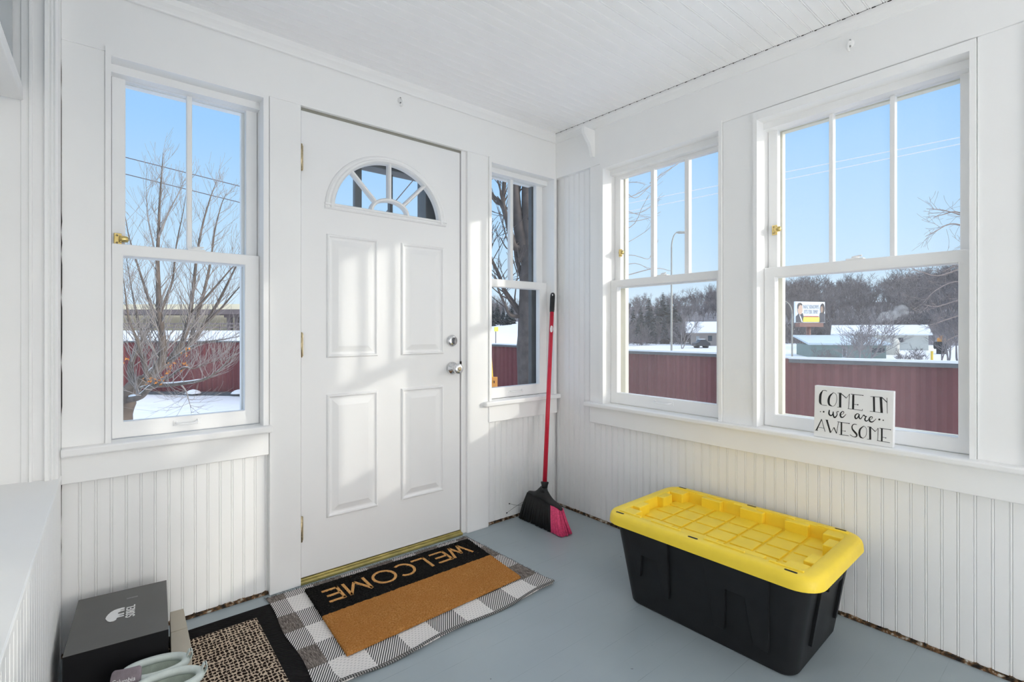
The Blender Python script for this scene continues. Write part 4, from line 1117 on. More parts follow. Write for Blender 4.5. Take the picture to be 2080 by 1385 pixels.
# ---- red fence
fl = [at(-60, 690, 16.6), at(250, 691, 16.4), at(497, 689, 16.2), at(760, 692, 14.2), at(1010, 699, 11.9), at(1278, 712, 8.55), at(1456, 717, 7.45), at(1592, 727, 6.05), at(1946, 737, 5.18), at(2300, 748, 4.3)]
fl = [Vector((p.x, p.y, 0)) for p in fl]
FT = [.70, .705, .710, .715, .725, .712, .712, .722, .722, .722]
fence = thing('fence', tuple(fl[3]) , 'dark red corrugated metal fence with a line of snow on top', 'fence')
fence.location.z = -1.1
base = []
for i in range(len(fl) - 1):
    n = max(2, int((fl[i + 1] - fl[i]).length / .0425))
    for k in range(n): t = k / n; base.append((fl[i].lerp(fl[i + 1], t), FT[i] + (FT[i + 1] - FT[i]) * t, (fl[i + 1] - fl[i]).normalized()))
base.append((fl[-1], FT[-1], (fl[-1] - fl[-2]).normalized()))
b = MB(); lo_, hi_ = [], []
for i, (p, zt_, t) in enumerate(base):
    nrm = Vector((t.y, -t.x, 0)); off = nrm * (.022 if i % 4 in (0, 1) else -.010)
    q_ = p + off; lo_.append((q_.x, q_.y, -1.12)); hi_.append((q_.x, q_.y, zt_))
b.loft([lo_, hi_], closed=False); b.build('corrugated_panels', M['fence'], fence)
def strip(pts, w0, w1, z0, z1):
    mb = MB(); rings = []
    for p, zt_, t in pts:
        nrm = Vector((t.y, -t.x, 0)); a = p + nrm * w0; c = p + nrm * w1
        rings.append([(a.x, a.y, zt_ + z0), (c.x, c.y, zt_ + z0), (c.x, c.y, zt_ + z1), (a.x, a.y, zt_ + z1)])
    return mb.loft(rings, True, True, True)
sub = base[::6]
tag(strip(sub, -.04, .05, -.05, -.004).build('top_rail', M['dark_metal_and_shade'], fence), 'dark metal top rail')
tag(strip(sub, -.045, .055, -.004, .022).build('snow_cap', M['snow_clean'], fence), 'line of snow')
ks = [(p, -1.12, t) for p, z_, t in base[:int(len(base) * .42):6]]
tag(strip(ks, -.10, .30, 0, .155).build('base_kerb', M['kerb'], fence), 'dark grey base curb')
r = random.Random(1)
for px_ in (392, 485):
    p = at(px_, 793, 15.9); b = MB()
    b.lathe([(.02, .11), (.12, .08), (.20, .03), (.24, -.02)], (p.x, p.y, -.96), 'z', 12); tag(b.build('snow_clump', M['snow_clean'], fence), 'clump of snow on the curb')

# ---- trees
def grow(mb, p, d, length, rad, lvl, r, up=.25, spread=.6, kids=(3, 5), n=5, minr=.003, crook=.18):
    """one branch and its twigs"""
    seg = 4 if lvl > 1 else 3
    pts, rads = [p.copy()], [rad]
    q = p.copy(); dd = d.normalized()
    for i in range(seg):
        dd = (dd + Vector((r.uniform(-crook, crook), r.uniform(-crook, crook), r.uniform(-crook, crook) + up * .35))).normalized()
        q = q + dd * (length / seg); pts.append(q.copy()); rads.append(max(minr, rad * (1 - .75 * (i + 1) / seg)))
    mb.tube(pts, rads, n if lvl > 0 else 3, cap=False)
    if lvl > 0:
        for k in range(r.randint(*kids)):
            t = r.uniform(.25, .95); i = min(int(t * seg), seg - 1); f_ = t * seg - i
            pp = pts[i].lerp(pts[i + 1], f_); ax = (pts[i + 1] - pts[i]).normalized()
            side = Vector((r.gauss(0, 1), r.gauss(0, 1), r.gauss(0, .6))); side = (side - ax * side.dot(ax)).normalized()
            nd = (ax + side * spread * r.uniform(.6, 1.4) + Vector((0, 0, up))).normalized()
            grow(mb, pp, nd, length * r.uniform(.42, .68), max(minr, rads[i] * .55), lvl - 1, r, up, spread, kids, n, minr, crook)

# yard tree behind the left window
DT = 5.6
yt = thing('yard_tree', tuple(at(262, 800, DT)), 'bare snow-dusted maple with a few orange leaves outside the left window', 'tree')
yt.location.z = -1.1
r = random.Random(21)
trunk = MB(); crown = MB()
def snow_run(run): tag(MB().tube([p for p, q_ in run], [.002] + [max(.006, q_ * .62) for p, q_ in run[1:-1]] + [.002], 6).build('snow', M['snow_clean'], yt), 'snow lying along a limb')
def limb(px, rad, mb, d=DT, n=8, smooth=5, tp=1.0):
    pts = [at(x, y, d + dz) for x, y, dz in px]; c = catmull(pts, smooth)
    rd = [rad[0] + (rad[1] - rad[0]) * (i / (len(c) - 1)) ** tp for i in range(len(c))]
    mb.tube(c, rd, n, cap=False); return c, rd
g0 = at(232, 1000, DT)
trunk.tube(catmull([Vector((g0.x - .05, g0.y, -1.13)), at(236, 930, DT), at(246, 850, DT), at(256, 815, DT), at(272, 786, DT), at(292, 772, DT), at(315, 758, DT + .1)], 5), [.13] * 6 + [.11] * 5 + [.10] * 5 + [.085] * 5 + [.07] * 5 + [.055] * 10, 10, cap=True)
LIMBS = [([(262, 800, 0), (290, 775, .1), (320, 752, .2), (350, 728, .3), (385, 700, .4), (415, 660, .5), (445, 610, .5), (470, 560, .4), (497, 505, .3)], (.060, .016)),
         ([(300, 768, 0), (328, 735, 0), (330, 690, 0), (324, 640, 0), (322, 590, 0), (320, 530, 0), (322, 470, 0), (325, 400, 0), (329, 345, 0), (331, 310, 0)], (.052, .005)),
         ([(258, 812, 0), (285, 806, -.2), (310, 785, -.4), (352, 781, -.6), (410, 772, -.7), (445, 752, -.7), (480, 715, -.6)], (.040, .010)),
         ([(270, 785, 0), (266, 740, .2), (290, 690, .3), (310, 640, .4), (296, 590, .5), (280, 540, .5), (262, 480, .5), (253, 430, .5)], (.038, .006)),
         ([(345, 732, .28), (372, 690, .2), (385, 640, .2), (392, 590, .2), (400, 520, .1), (412, 455, .1), (428, 400, .1), (440, 368, .1)], (.036, .005)),
         ([(385, 700, .4), (398, 650, .6), (415, 590, .7), (428, 530, .8), (436, 470, .8), (450, 415, .8), (460, 392, .8)], (.032, .005)),
         ([(300, 772, 0), (290, 730, -.3), (278, 690, -.4), (262, 650, -.4), (255, 600, -.4), (250, 560, -.4)], (.028, .007)),
         ([(322, 640, 0), (340, 600, .1), (352, 560, .2), (358, 500, .2), (372, 430, .2), (380, 380, .2)], (.020, .004)),
         ([(415, 660, .5), (450, 625, .5), (480, 590, .4), (510, 560, .3)], (.020, .006)),
         ([(335, 740, .25), (400, 700, -.1), (450, 690, -.4), (500, 680, -.4)], (.018, .005)),
         ([(278, 790, 0), (330, 775, -.3), (370, 748, -.5), (395, 748, -.5), (430, 735, -.5), (470, 728, -.5)], (.016, .005)),
         ([(290, 690, .3), (278, 640, .3), (268, 590, .3), (256, 520, .3)], (.020, .006)),
         ([(366, 779, -.62), (378, 795, -.5), (384, 815, -.5), (388, 828, -.5)], (.010, .004)),
         ([(386, 640, .2), (440, 580, .2), (475, 540, .2), (500, 520, .2)], (.018, .005)),
         ([(321, 555, 0), (312, 500, .1), (300, 440, .1), (298, 400, .1), (296, 372, .1)], (.014, .003)),
         ([(322, 482, 0), (342, 432, 0), (364, 390, 0), (374, 365, 0)], (.013, .003))]
for px, rad in LIMBS:
    c, rd = limb(px, (rad[0], rad[1] * .35), trunk if rad[0] > .015 else crown, tp=.78)
    m_ = len(c)
    for i in range(4, m_ - 1):
        for q_ in range(2 if rad[0] < .015 else 3):
            if r.random() < .55:
                ax = (c[i + 1] - c[i]).normalized(); side = Vector((r.gauss(0, 1), r.gauss(0, .8), r.gauss(0, .5))).normalized()
                grow(crown, c[i], ax * .9 + side * .95 + Vector((0, 0, .35)), r.uniform(.22, .60) * (1.05 - .55 * i / m_), max(.0022, rd[i] * .26), 1, r, .34, .58, (3, 5), 4, .0012, .14)
    # snow lying on the flatter limbs
    if rad[0] > .015:
        run = []
        for i in range(m_ - 1):
            t = (c[i + 1] - c[i]).normalized()
            if abs(t.z) < .78 and rd[i] > .007 and r.random() < .85:
                run.append((c[i] + Vector((0, 0, rd[i] * .85)), rd[i]))
            else:
                if len(run) > 2: snow_run(run)
                run = []
        if len(run) > 2: snow_run(run)
trunk.build('trunk', M['bark'], yt); crown.build('branches', M['yardtwig'], yt)
lf = MB()
for (x, y, k) in ((345, 745, 12), (368, 742, 7), (372, 748, 6), (302, 770, 9), (321, 775, 8), (380, 718, 5), (385, 705, 3), (340, 757, 4), (255, 728, 4)):
    for i in range(k):
        p = at(x + r.gauss(0, 5), y + r.gauss(0, 5), DT - .5 + r.uniform(-.1, .1)); a = Vector((r.gauss(0, 1), r.gauss(0, 1), r.gauss(0, 1))).normalized(); c_ = a.cross(Vector((r.gauss(0, 1), r.gauss(0, 1), r.gauss(0, 1)))).normalized()
        s_ = r.uniform(.010, .022); m0 = a.cross(c_) * .006
        lf.add([p + a * s_, p + c_ * s_ * .6 + m0, p - a * s_, p - c_ * s_ * .6 + m0], [(0, 1, 2, 3)])
tag(lf.build('leaves', M['leaf'], yt), 'orange dead leaves')

# big tree outside the narrow window
DB = 8.3
bt = thing('street_tree', tuple(at(1078, 800, DB)), 'thick dark trunk of a bare tree outside the narrow window', 'tree'); bt.location.z = -1.12
tr_ = MB(); br = MB(); r = random.Random(31)
b0 = at(1078, 780, DB)
tr_.tube(catmull([Vector((b0.x, b0.y, -1.15)), at(1077, 790, DB), at(1075, 700, DB), at(1077, 620, DB), at(1078, 560, DB), at(1078, 500, DB)], 5), [.27] * 5 + [.215] * 6 + [.20] * 5 + [.19] * 5 + [.17] * 5, 12, cap=False)
BL = [([(1074, 520, 0), (1072, 470, 0), (1070, 430, 0), (1069, 380, 0), (1072, 320, 0), (1078, 240, 0), (1090, 150, .2)], (.11, .04)),
      ([(1068, 530, 0), (1062, 500, 0), (1056, 470, 0), (1050, 430, 0), (1046, 380, 0), (1042, 300, 0), (1030, 200, 0)], (.125, .05)),
      ([(1086, 560, .1), (1088, 500, .1), (1089, 440, .1), (1094, 370, .1), (1110, 280, .2), (1150, 180, .3)], (.13, .04)),
      ([(1062, 570, .1), (1056, 550, .1), (1049, 520, .1), (1048, 480, .1), (1056, 455, .1)], (.045, .03)),
      ([(1066, 640, 0), (1054, 632, 0), (1044, 618, 0), (1034, 604, 0), (1024, 588, 0), (1014, 560, 0), (1000, 530, 0), (990, 505, 0)], (.06, .018)),
      ([(1062, 642, 0), (1046, 642, -.1), (1034, 638, -.2), (1024, 615, -.2), (1013, 590, -.2), (1005, 560, -.2)], (.035, .012)),
      ([(1060, 505, 0), (1044, 500, -.1), (1036, 470, -.1), (1030, 445, -.1), (1022, 415, -.1), (1024, 375, -.1), (1026, 330, -.1)], (.065, .03)),
      ([(1030, 440, -.1), (1016, 412, -.1), (1002, 398, -.1), (990, 380, -.1), (972, 365, -.1)], (.035, .02)),
      ([(1022, 416, -.1), (1008, 412, -.1), (996, 396, -.2), (980, 380, -.2)], (.022, .012)),
      ([(1020, 408, -.1), (1016, 384, -.2), (1010, 364, -.2)], (.02, .014)),
      ([(1050, 490, 0), (1032, 506, -.2), (1016, 482, -.3)], (.014, .008)),
      ([(1052, 560, 0), (1034, 500, -.3), (1010, 420, -.4)], (.010, .006))]
for px, rad in BL:
    c, rd = limb(px, rad, tr_ if rad[0] > .05 else br, DB)
    for i in range(5, len(c) - 1):
        if r.random() < .30:
            ax = (c[i + 1] - c[i]).normalized(); grow(br, c[i], ax + Vector((r.gauss(0, .6), r.gauss(0, .6), r.gauss(.1, .4))), r.uniform(.5, 1.5), max(.008, rd[i] * .30), 2, r, .1, .6, (2, 3), 4, .004, .2)
TW = [[(1100, 330), (1180, 330), (1260, 380), (1290, 402), (1320, 378), (1360, 345), (1385, 325)], [(1150, 400), (1230, 408), (1279, 400), (1317, 380), (1345, 350)], [(1100, 380), (1200, 470), (1279, 462), (1305, 420), (1318, 395)],
      [(1150, 480), (1240, 505), (1279, 490), (1312, 470)], [(1100, 420), (1230, 445), (1280, 450), (1320, 442), (1342, 430)], [(1100, 350), (1220, 372), (1279, 370), (1310, 372)], [(1120, 540), (1230, 530), (1279, 518), (1315, 526), (1322, 518)],
      [(1130, 560), (1240, 545), (1290, 535), (1320, 548)], [(1150, 440), (1240, 430), (1300, 432), (1340, 405)], [(1100, 390), (1220, 405), (1279, 430), (1296, 435)], [(1320, 372), (1350, 350), (1378, 332), (1395, 318)], [(1270, 560), (1330, 545), (1362, 550)]]
tw_ = MB()
for px in TW:
    c = catmull([at(x, y, DB - .6 + .1 * i) for i, (x, y) in enumerate(px)], 4); tw_.tube(c, [.0085 - .0055 * i / len(c) for i in range(len(c))], 4, cap=False)
    for i in range(6, len(c) - 1, 2):
        if r.random() < .4: grow(tw_, c[i], (c[i + 1] - c[i]).normalized() + Vector((r.gauss(0, .3), r.gauss(0, .3), r.gauss(.1, .3))), r.uniform(.15, .4), .0035, 1, r, .05, .5, (1, 2), 3, .0022, .2)
tr_.build('trunk', M['bark_dark'], bt); br.build('branches', M['bark_dark'], bt); tag(tw_.build('twigs', M['yardtwig'], bt), 'thin light brown twigs')

# overhanging tree at the right
ot = thing('overhanging_tree', tuple(at(2120, 760, 9.5)), 'bare tree whose twigs reach in at the right edge of the sign window', 'tree'); ot.location.z = -1.2
tr_ = MB(); br = MB(); r = random.Random(77)
b0 = at(2120, 700, 9.5); tr_.tube([Vector((b0.x, b0.y, -1.25)), at(2118, 640, 9.5), at(2122, 540, 9.5), at(2115, 440, 9.5), at(2120, 330, 9.5)], [.22, .2, .17, .13, .08], 9, cap=False)
for px in ([(2115, 560), (2040, 545), (1980, 540), (1945, 548), (1905, 560), (1870, 552), (1852, 545)], [(2118, 610), (2040, 590), (1980, 580), (1940, 572), (1900, 590), (1875, 615)], [(2120, 640), (2030, 615), (1975, 605), (1945, 610), (1905, 622), (1880, 620)], [(2118, 600), (2000, 560), (1948, 540), (1915, 552)],
           [(2115, 500), (2020, 470), (1960, 440), (1920, 428), (1882, 424)], [(2115, 510), (2020, 490), (1965, 462), (1930, 455), (1900, 470), (1880, 480)], [(2118, 520), (2010, 470), (1950, 432), (1915, 436), (1896, 442)], [(2117, 650), (2020, 650), (1960, 640), (1920, 650), (1890, 660)], [(2118, 660), (2010, 690), (1955, 680), (1925, 690)], [(2118, 560), (2000, 520), (1950, 500)]):
    c = catmull([at(x, y, 9.5 - .15 * i) for i, (x, y) in enumerate(px)], 5); br.tube(c, [.022 - .0185 * i / len(c) for i in range(len(c))], 5, cap=False)
    for i in range(8, len(c) - 1):
        if r.random() < (.95 if px[0][1] > 530 else .4): grow(br, c[i], (c[i + 1] - c[i]).normalized() + Vector((r.gauss(0, .5), r.gauss(0, .5), r.gauss(.1, .5))), r.uniform(.2, .6), .0045, 1, r, .05, .6, (2, 4), 3, .0022, .2)
tr_.build('trunk', M['bark_dark'], ot); br.build('branches', M['overtwig'], ot)

# ---- power lines
def cable(p, q_, rad, mat, label):
    a, c = Vector(p), Vector(q_); pts = [a.lerp(c, i / 10) for i in range(11)]
    tag(MB().tube(pts, rad, 5).build('power_line', mat), label, 'power line')
for (x0, y0, x1, y1, lab) in ((180, 300.5, 640, 417, 'upper of the two dark power lines crossing the yard tree'), (180, 335, 640, 449, 'lower of the two dark power lines crossing the yard tree')):
    a_, c_ = at(x0, y0, 17), at(x1, y1, 20); cable(a_ - (c_ - a_) * 3, c_, .016, M['wire'], lab)
cable(at(930, 482, 24), at(2080, 253, 15), .016, M['wire_frost'], 'upper of the two pale power lines over the street lamp')
cable(at(930, 500, 24), at(2080, 266, 15), .016, M['wire_frost'], 'lower of the two pale power lines over the street lamp')

cable(at(770, 448, 20), at(880, 318, 20), .02, M['wire'], 'dark cable slanting across the fan window of the door')
# ---- street lamps
def street_lamp(px, top, armpx, d, label, reach):
    p = at(px, 700, d); g = ground_z(p.x, p.y)
    o = thing('street_lamp', (p.x, p.y, g), label, 'street lamp')
    tp = at(px, top, d); zt_ = tp.z
    ah = at(armpx, top, d) - tp; ah.z = 0; L_ = ah.length; ah.normalize()
    b = MB(); b.tube([(p.x, p.y, g - .1), (p.x, p.y, g + 4), (p.x, p.y, zt_ - 1.3)], [.085, .075, .06], 10)
    pts = [Vector((p.x, p.y, zt_ - 1.3))] + [Vector((p.x, p.y, 0)) + ah * (L_ * (1 - cos(t))) + Vector((0, 0, zt_ - 1.3 + 1.3 * sin(t))) for t in [pi / 2 * k / 8 for k in range(1, 9)]]
    b.tube(pts, [.06 - .003 * i for i in range(len(pts))], 8); b.build('pole', M['galv'], o)
    e = pts[-1]; b = MB(); b.loft([[e + ah * a + Vector((0, 0, h * s)) + ah.cross(Vector((0, 0, 1))) * wd * c for s, c in ((1, -.4), (1, .4), (0, 1), (-1, .5), (-1, -.5), (0, -1))] for a, h, wd in ((-.1, .05, .07), (.15, .10, .16), (.6, .09, .15), (.75, .03, .05))], True, True, True); b.build('lamp_head', M['galv'], o)
street_lamp(1364, 472, 1376, 40, 'tall grey street lamp beyond the fence in the corner-side window', 1)
street_lamp(1609, 611, 1590, 52, 'street lamp standing beside the billboard', 1)

# ---- billboard
BD = 62
bb = thing('billboard', tuple(at(1646, 690, BD)), 'roadside billboard with two portraits and grey words over a yellow band', 'billboard')
bc = at(1646, 634, BD); rt = (Vector((C_, -S_, 0)) + Vector((S_, C_, 0)) * .25).normalized(); nb_ = Vector((rt.y, -rt.x, 0))
gz = ground_z(bc.x, bc.y); bb.location = (bc.x, bc.y, gz)
W2, H2 = 2.25, 1.32
def BBf(x, y, h): return bc + rt * x + Vector((0, 0, y)) + nb_ * h
b = MB(); b.loft([[BBf(-W2, -H2, 0), BBf(W2, -H2, 0), BBf(W2, H2, 0), BBf(-W2, H2, 0)], [BBf(-W2, -H2, -.25), BBf(W2, -H2, -.25), BBf(W2, H2, -.25), BBf(-W2, H2, -.25)]], True, True, True); b.build('panel', M['bb_white'], bb)
def flat(name, pts, mat, h, lab=None):
    o = MB().loft([[BBf(x, y, h) for x, y in pts], [BBf(x, y, h - .01) for x, y in pts]], True, True, True).build(name, M[mat], bb)
    if lab: o['label'] = lab
def oval(cx_, cy_, a, c, n=16): return [(cx_ + a * cos(2 * pi * k / n), cy_ + c * sin(2 * pi * k / n)) for k in range(n)]
flat('yellow_band', [(-1.2, -1.22), (1.45, -1.22), (1.45, -.62), (-1.2, -.62)], 'bb_yellow', .03, 'yellow band')
flat('red_line', [(-1.0, -.60), (1.25, -.60), (1.25, -.48), (-1.0, -.48)], 'bb_red', .035)
flat('portrait', [(-2.2, -1.28), (-1.15, -1.28), (-1.05, -.55), (-1.2, -.1), (-1.45, -.25), (-1.8, -.2), (-2.2, -.55)], 'suit', .03, 'dark suited figure')
flat('portrait', [(-1.72, -.22), (-1.45, -.6), (-1.2, -1.25), (-1.36, -1.25), (-1.62, -.6)], 'bb_white', .04)
flat('portrait', oval(-1.60, .38, .38, .70), 'skin1', .045); flat('portrait', [(-1.98, .45), (-1.98, .85), (-1.82, 1.12), (-1.5, 1.16), (-1.28, 1.0), (-1.25, .82), (-1.6, .9), (-1.82, .7), (-1.86, .4)], 'hair', .05)
flat('portrait', [(1.35, -1.28), (2.2, -1.28), (2.2, -.2), (1.9, .05), (1.45, -.1), (1.38, -.6)], 'suit', .03, 'dark haired figure'); flat('portrait', oval(1.85, .45, .34, .68), 'hair', .04); flat('portrait', oval(1.70, .35, .20, .42), 'skin2', .05)
for s, y in (('NAZ KNOWS', .66), ("IT'S TSR TIME!", .02)):
    t = text_mesh(s, .70, lambda x, y_, z, y=y: tuple(BBf(.12 + x, y + y_, .03 + z)), .01, .56 if y > .3 else .50)
    tag(t.build('lettering', M['bb_grey'], bb), 'grey words')
b = MB(); b.loft([[BBf(-1.9, -1.85, .3), BBf(1.7, -1.85, .3), BBf(1.7, -1.36, .3), BBf(-1.9, -1.36, .3)], [BBf(-1.9, -1.85, -.4), BBf(1.7, -1.85, -.4), BBf(1.7, -1.36, -.4), BBf(-1.9, -1.36, -.4)]], True, True, True); b.build('catwalk', M['bb_brown'], bb)
b = MB(); b.tube([BBf(0, -1.5, -.3), Vector((BBf(0, 0, -.3).x, BBf(0, 0, -.3).y, gz))], .25, 10); b.build('post', M['bb_brown'], bb)

# ---- buildings
def house(name, corners_px, d0, d1, wall_h, roof_h, label, wall, roof, over=.4, ridge='long', wins=(), cat='house'):
    """box house: front-left and front-right corners on sight lines, depth dd behind"""
    (xa, xb), (da, db), dd = corners_px, d0, d1
    A = at(xa, 700, da); B_ = at(xb, 700, db); A.z = B_.z = 0
    t = (B_ - A).normalized(); nrm = Vector((-t.y, t.x, 0)); L_ = (B_ - A).length
    g = min(ground_z(A.x, A.y), ground_z(B_.x, B_.y)) - .1
    o = thing(name, (A.x, A.y, g), label, cat)
    def Hf(u, w, z): return A + t * u + nrm * w + Vector((0, 0, g + z))
    b = MB(); b.box(0, L_, 0, dd, 0, wall_h, fn=Hf)
    if ridge == 'long': 
        for u in (0, L_): b.loft([[Hf(u, 0, wall_h), Hf(u, dd, wall_h), Hf(u, dd / 2, wall_h + roof_h)]], True, False, True)
    b.build('wall', M[wall], o)
    b = MB()
    if ridge == 'long':
        pr_ = [(-over, wall_h - roof_h * over / (dd / 2)), (dd / 2, wall_h + roof_h), (dd + over, wall_h - roof_h * over / (dd / 2)), (dd + over, wall_h - roof_h * over / (dd / 2) + .18), (dd / 2, wall_h + roof_h + .2), (-over, wall_h - roof_h * over / (dd / 2) + .18)]
        b.loft([[Hf(-over, w, z) for w, z in pr_], [Hf(L_ + over, w, z) for w, z in pr_]], True, True, True)
    else:
        b.loft([[Hf(-over, -over, wall_h), Hf(L_ + over, -over, wall_h), Hf(L_ + over, dd, wall_h + roof_h), Hf(-over, dd, wall_h + roof_h)], [Hf(-over, -over, wall_h + .2), Hf(L_ + over, -over, wall_h + .2), Hf(L_ + over, dd, wall_h + roof_h + .2), Hf(-over, dd, wall_h + roof_h + .2)]], True, True, True)
    b.build('roof', M[roof], o)
    for (u0, u1, z0, z1, mat) in wins:
        b = MB(); b.box(u0 * L_, u1 * L_, -.05, .05, z0, z1, fn=Hf); b.build('window' if mat != 'siding_grey' else 'door', M[mat], o)
    return o, Hf, L_
house('house', (1694, 1886), (72, 66), 9, 2.25, 1.15, 'long pale building with a snow covered gable roof, right of the billboard', 'siding_cream', 'snow_clean', wins=((.70, .75, 1.2, 1.8, 'darkglass'), (.25, .30, 1.2, 1.8, 'darkglass')))
house('shed', (1648, 1800), (56, 54), 6, 1.6, .85, 'low green building with a pale metal roof in front of the long white roofed one', 'siding_green', 'metalroof', ridge='mono', wins=((.42, .48, .1, 1.35, 'siding_grey'), (.43, .47, .3, 1.2, 'darkglass'), (.80, .98, .8, 1.3, 'darkglass')))
house('bungalow', (1404, 1490), (84, 82), 9, 2.55, 1.5, 'tan bungalow with a wide snow covered roof past the street lamp', 'siding_brown', 'snow_clean', .9, wins=((.40, .50, .9, 1.8, 'darkglass'), (.12, .2, .1, 1.7, 'siding_grey')))
p = at(1808, 700, 60); g = ground_z(p.x, p.y)
b = MB(); b.lathe([(.02, 2.15), (.5, 2.1), (.82, 1.9), (.92, 1.6), (.92, .0)], (p.x, p.y, g), 'z', 20); o = thing('storage_tank', (p.x, p.y, g), 'rounded cream tank at the end of the low green building', 'tank'); b.build('shell', M['siding_cream'], o); b = MB(); b.tube([(p.x, p.y, g + 2.1), (p.x, p.y, g + 2.35)], .12, 8); b.build('vent', M['siding_grey'], o)
p = at(1893, 722, 40); g = ground_z(p.x, p.y)
o = thing('bollard', (p.x, p.y, g), 'yellow post on the snow beyond the fence', 'post'); b = MB(); b.tube([(p.x, p.y, g), (p.x, p.y, at(1893, 713, 40).z)], .09, 8); b.build('post', M['hi_yellow'], o)
p = at(1912, 690, 60); g = ground_z(p.x, p.y)
o = thing('loader', (p.x, p.y, g), 'small orange machine parked beyond the long building', 'machine'); b = MB(); z = at(1912, 688, 60).z
b.box(p.x - .35, p.x + .35, p.y - .35, p.y + .35, z - .45, z + .1); b.box(p.x - .2, p.x + .2, p.y - .2, p.y + .2, z + .1, z + .4); b.build('body', M['orange'], o, .05); b = MB()
for sx_ in (-.4, .4): b.tube([(p.x + sx_, p.y - .6, z - .8), (p.x + sx_, p.y + .6, z - .8)], .45, 12)
b.box(p.x - .4, p.x + .4, p.y - .4, p.y + .4, g, z - .5); b.build('wheels', M['rubber'], o)
# parked car
p = at(1424, 697, 78); g = ground_z(p.x, p.y); car = thing('car', (p.x, p.y, g), 'dark parked car with snow on top in front of the snowy house', 'car')
cu_ = Vector((C_, -S_, 0)); cv = Vector((S_, C_, 0)); zc_ = g
b = MB(); prof = [(-.95, .25), (-.95, .62), (-.75, .72), (-.45, .80), (-.22, 1.14), (.42, 1.16), (.68, .84), (.95, .72), (.98, .30)]
b.loft([[Vector((p.x, p.y, zc_)) + cu_ * (u * 1.25) + cv * w + Vector((0, 0, z * 1.15)) for u, z in prof] for w in (-.7, .7)], True, True, True); b.build('body', M['car'], car, .03)
b = MB(); 
for u in (-.5, .5): b.tube([Vector((p.x, p.y, zc_ + .22)) + cu_ * u * 1.4 + cv * -.72, Vector((p.x, p.y, zc_ + .22)) + cu_ * u * 1.4 + cv * .72], .24, 12)
b.build('wheels', M['rubber'], car)
b = MB(); b.loft([[Vector((p.x, p.y, zc_)) + cu_ * u + cv * w + Vector((0, 0, z)) for u, z in ((-.25, 1.32), (.5, 1.33), (.45, 1.42), (-.2, 1.41))] for w in (-.55, .55)], True, True, True); b.build('snow', M['snow_clean'], car)
# smoke
c0 = at(1785, 655, 68); c1 = at(1830, 632, 72); b = MB()
pts = catmull([c0, at(1790, 646, 69), at(1802, 640, 70), at(1815, 640, 71), c1, at(1838, 627, 73)], 3); b.tube(pts, [.15 + (.25 + .75 * (i / (len(pts) - 1))) * (.75 + .35 * sin(i * 1.7)) for i in range(len(pts) - 2)] + [.7, .2], 12)
tag(b.build('smoke_plume', M['smoke']), 'pale smoke plume drifting over the snow covered gable roof', 'smoke', None, 'stuff')

# ---- bridge behind the left window
br_ = thing('bridge', tuple(at(380, 672, 100)), 'long highway bridge with parapet coloured as if in sun behind the yard tree', 'bridge')
def BR(u, w, z): return CAM + Vector((S_, C_, 0)) * (100 + w - u * .04) + Vector((C_, -S_, 0)) * u + Vector((0, 0, z - CAM.z))
u0, u1 = -260, -14
br_.location = BR(-60, 0, .9)
b = MB(); b.box(u0, u1, 0, .5, 5.35, 6.45, fn=BR); b.build('parapet', M['concrete'], br_)
b = MB(); b.box(u0, u1, .1, 8, 4.35, 5.35, fn=BR); b.build('girder', M['girder'], br_)
b = MB(); b.box(u0, -60, 9, 9.5, .8, 4.4, fn=BR); tag(b.build('abutment', M['concrete'], br_), 'abutment wall in sun-toned concrete')
for u in (-60.5, -58.8, -57.1, -55.2, -53.4, -51, -47, -43, -39):
    b = MB(); b.box(u, u + .75, 2, 3, .7, 4.4, fn=BR); b.build('pier', M['girder'], br_)
b = MB(); b.box(-61, -36, 1.8, 3.2, 3.7, 4.36, fn=BR); b.build('cross_beam', M['girder'], br_)
b = MB(); 
for z in (2.25, 1.55): b.box(u0, u1, -8, -7.9, z - .12, z + .12, fn=BR)
u = u0
while u < u1: b.box(u, u + .15, -8, -7.85, .7, 2.3, fn=BR); u += 3
b.build('guard_rail', M['girder'], br_)

# ---- yellow snow shovel by the fence, tiny yellow marker on the far snow
sv = thing('snow_shovel', tuple(at(1000, 780, 4.2)), 'yellow handled snow shovel stuck in the snow outside the narrow window', 'shovel'); sv.location.z = -1.1
b = MB(); q0 = at(1001, 790, 4.2); b.tube([at(995, 702, 4.25), q0, at(1004, 860, 4.2)], .010, 8); b.build('handle', M['hi_yellow'], sv)
cc = at(1002, 776, 4.19); ex_ = Vector((C_, -S_, 0)); b = MB()
b.ring((-.035, .035, -.045, .045), (-.012, .012, -.010, .012), -.008, .008, lambda u, w, z: cc + ex_ * u + Vector((S_, C_, 0)) * w + Vector((0, 0, z))); b.build('grip', M['orange'], sv, .003)
q1 = at(1004, 860, 4.2); b = MB(); b.loft([[q1 + ex_ * s * wd + Vector((0, 0, z)) + Vector((S_, C_, 0)) * (.06 * s * s) for s in (-1, -.5, 0, .5, 1)] for wd, z in ((.05, 0), (.22, -.12), (.24, -1.1 - q1.z))], closed=False); o = b.build('blade', M['hi_yellow'], sv); sl = o.modifiers.new('th', 'SOLIDIFY'); sl.thickness = .01
p = at(1008, 668, 60); o = thing('marker_sign', tuple(p), 'small lime yellow marker on the snow field behind the street tree', 'marker'); o.location.z = ground_z(p.x, p.y)
b = MB(); b.box(p.x - .28, p.x + .28, p.y - .05, p.y + .05, p.z - .3, p.z + .25); b.build('board', M['lime'], o); b = MB(); b.tube([(p.x, p.y + .1, p.z), (p.x, p.y + .1, ground_z(p.x, p.y))], .06, 6); b.build('post', M['girder'], o)

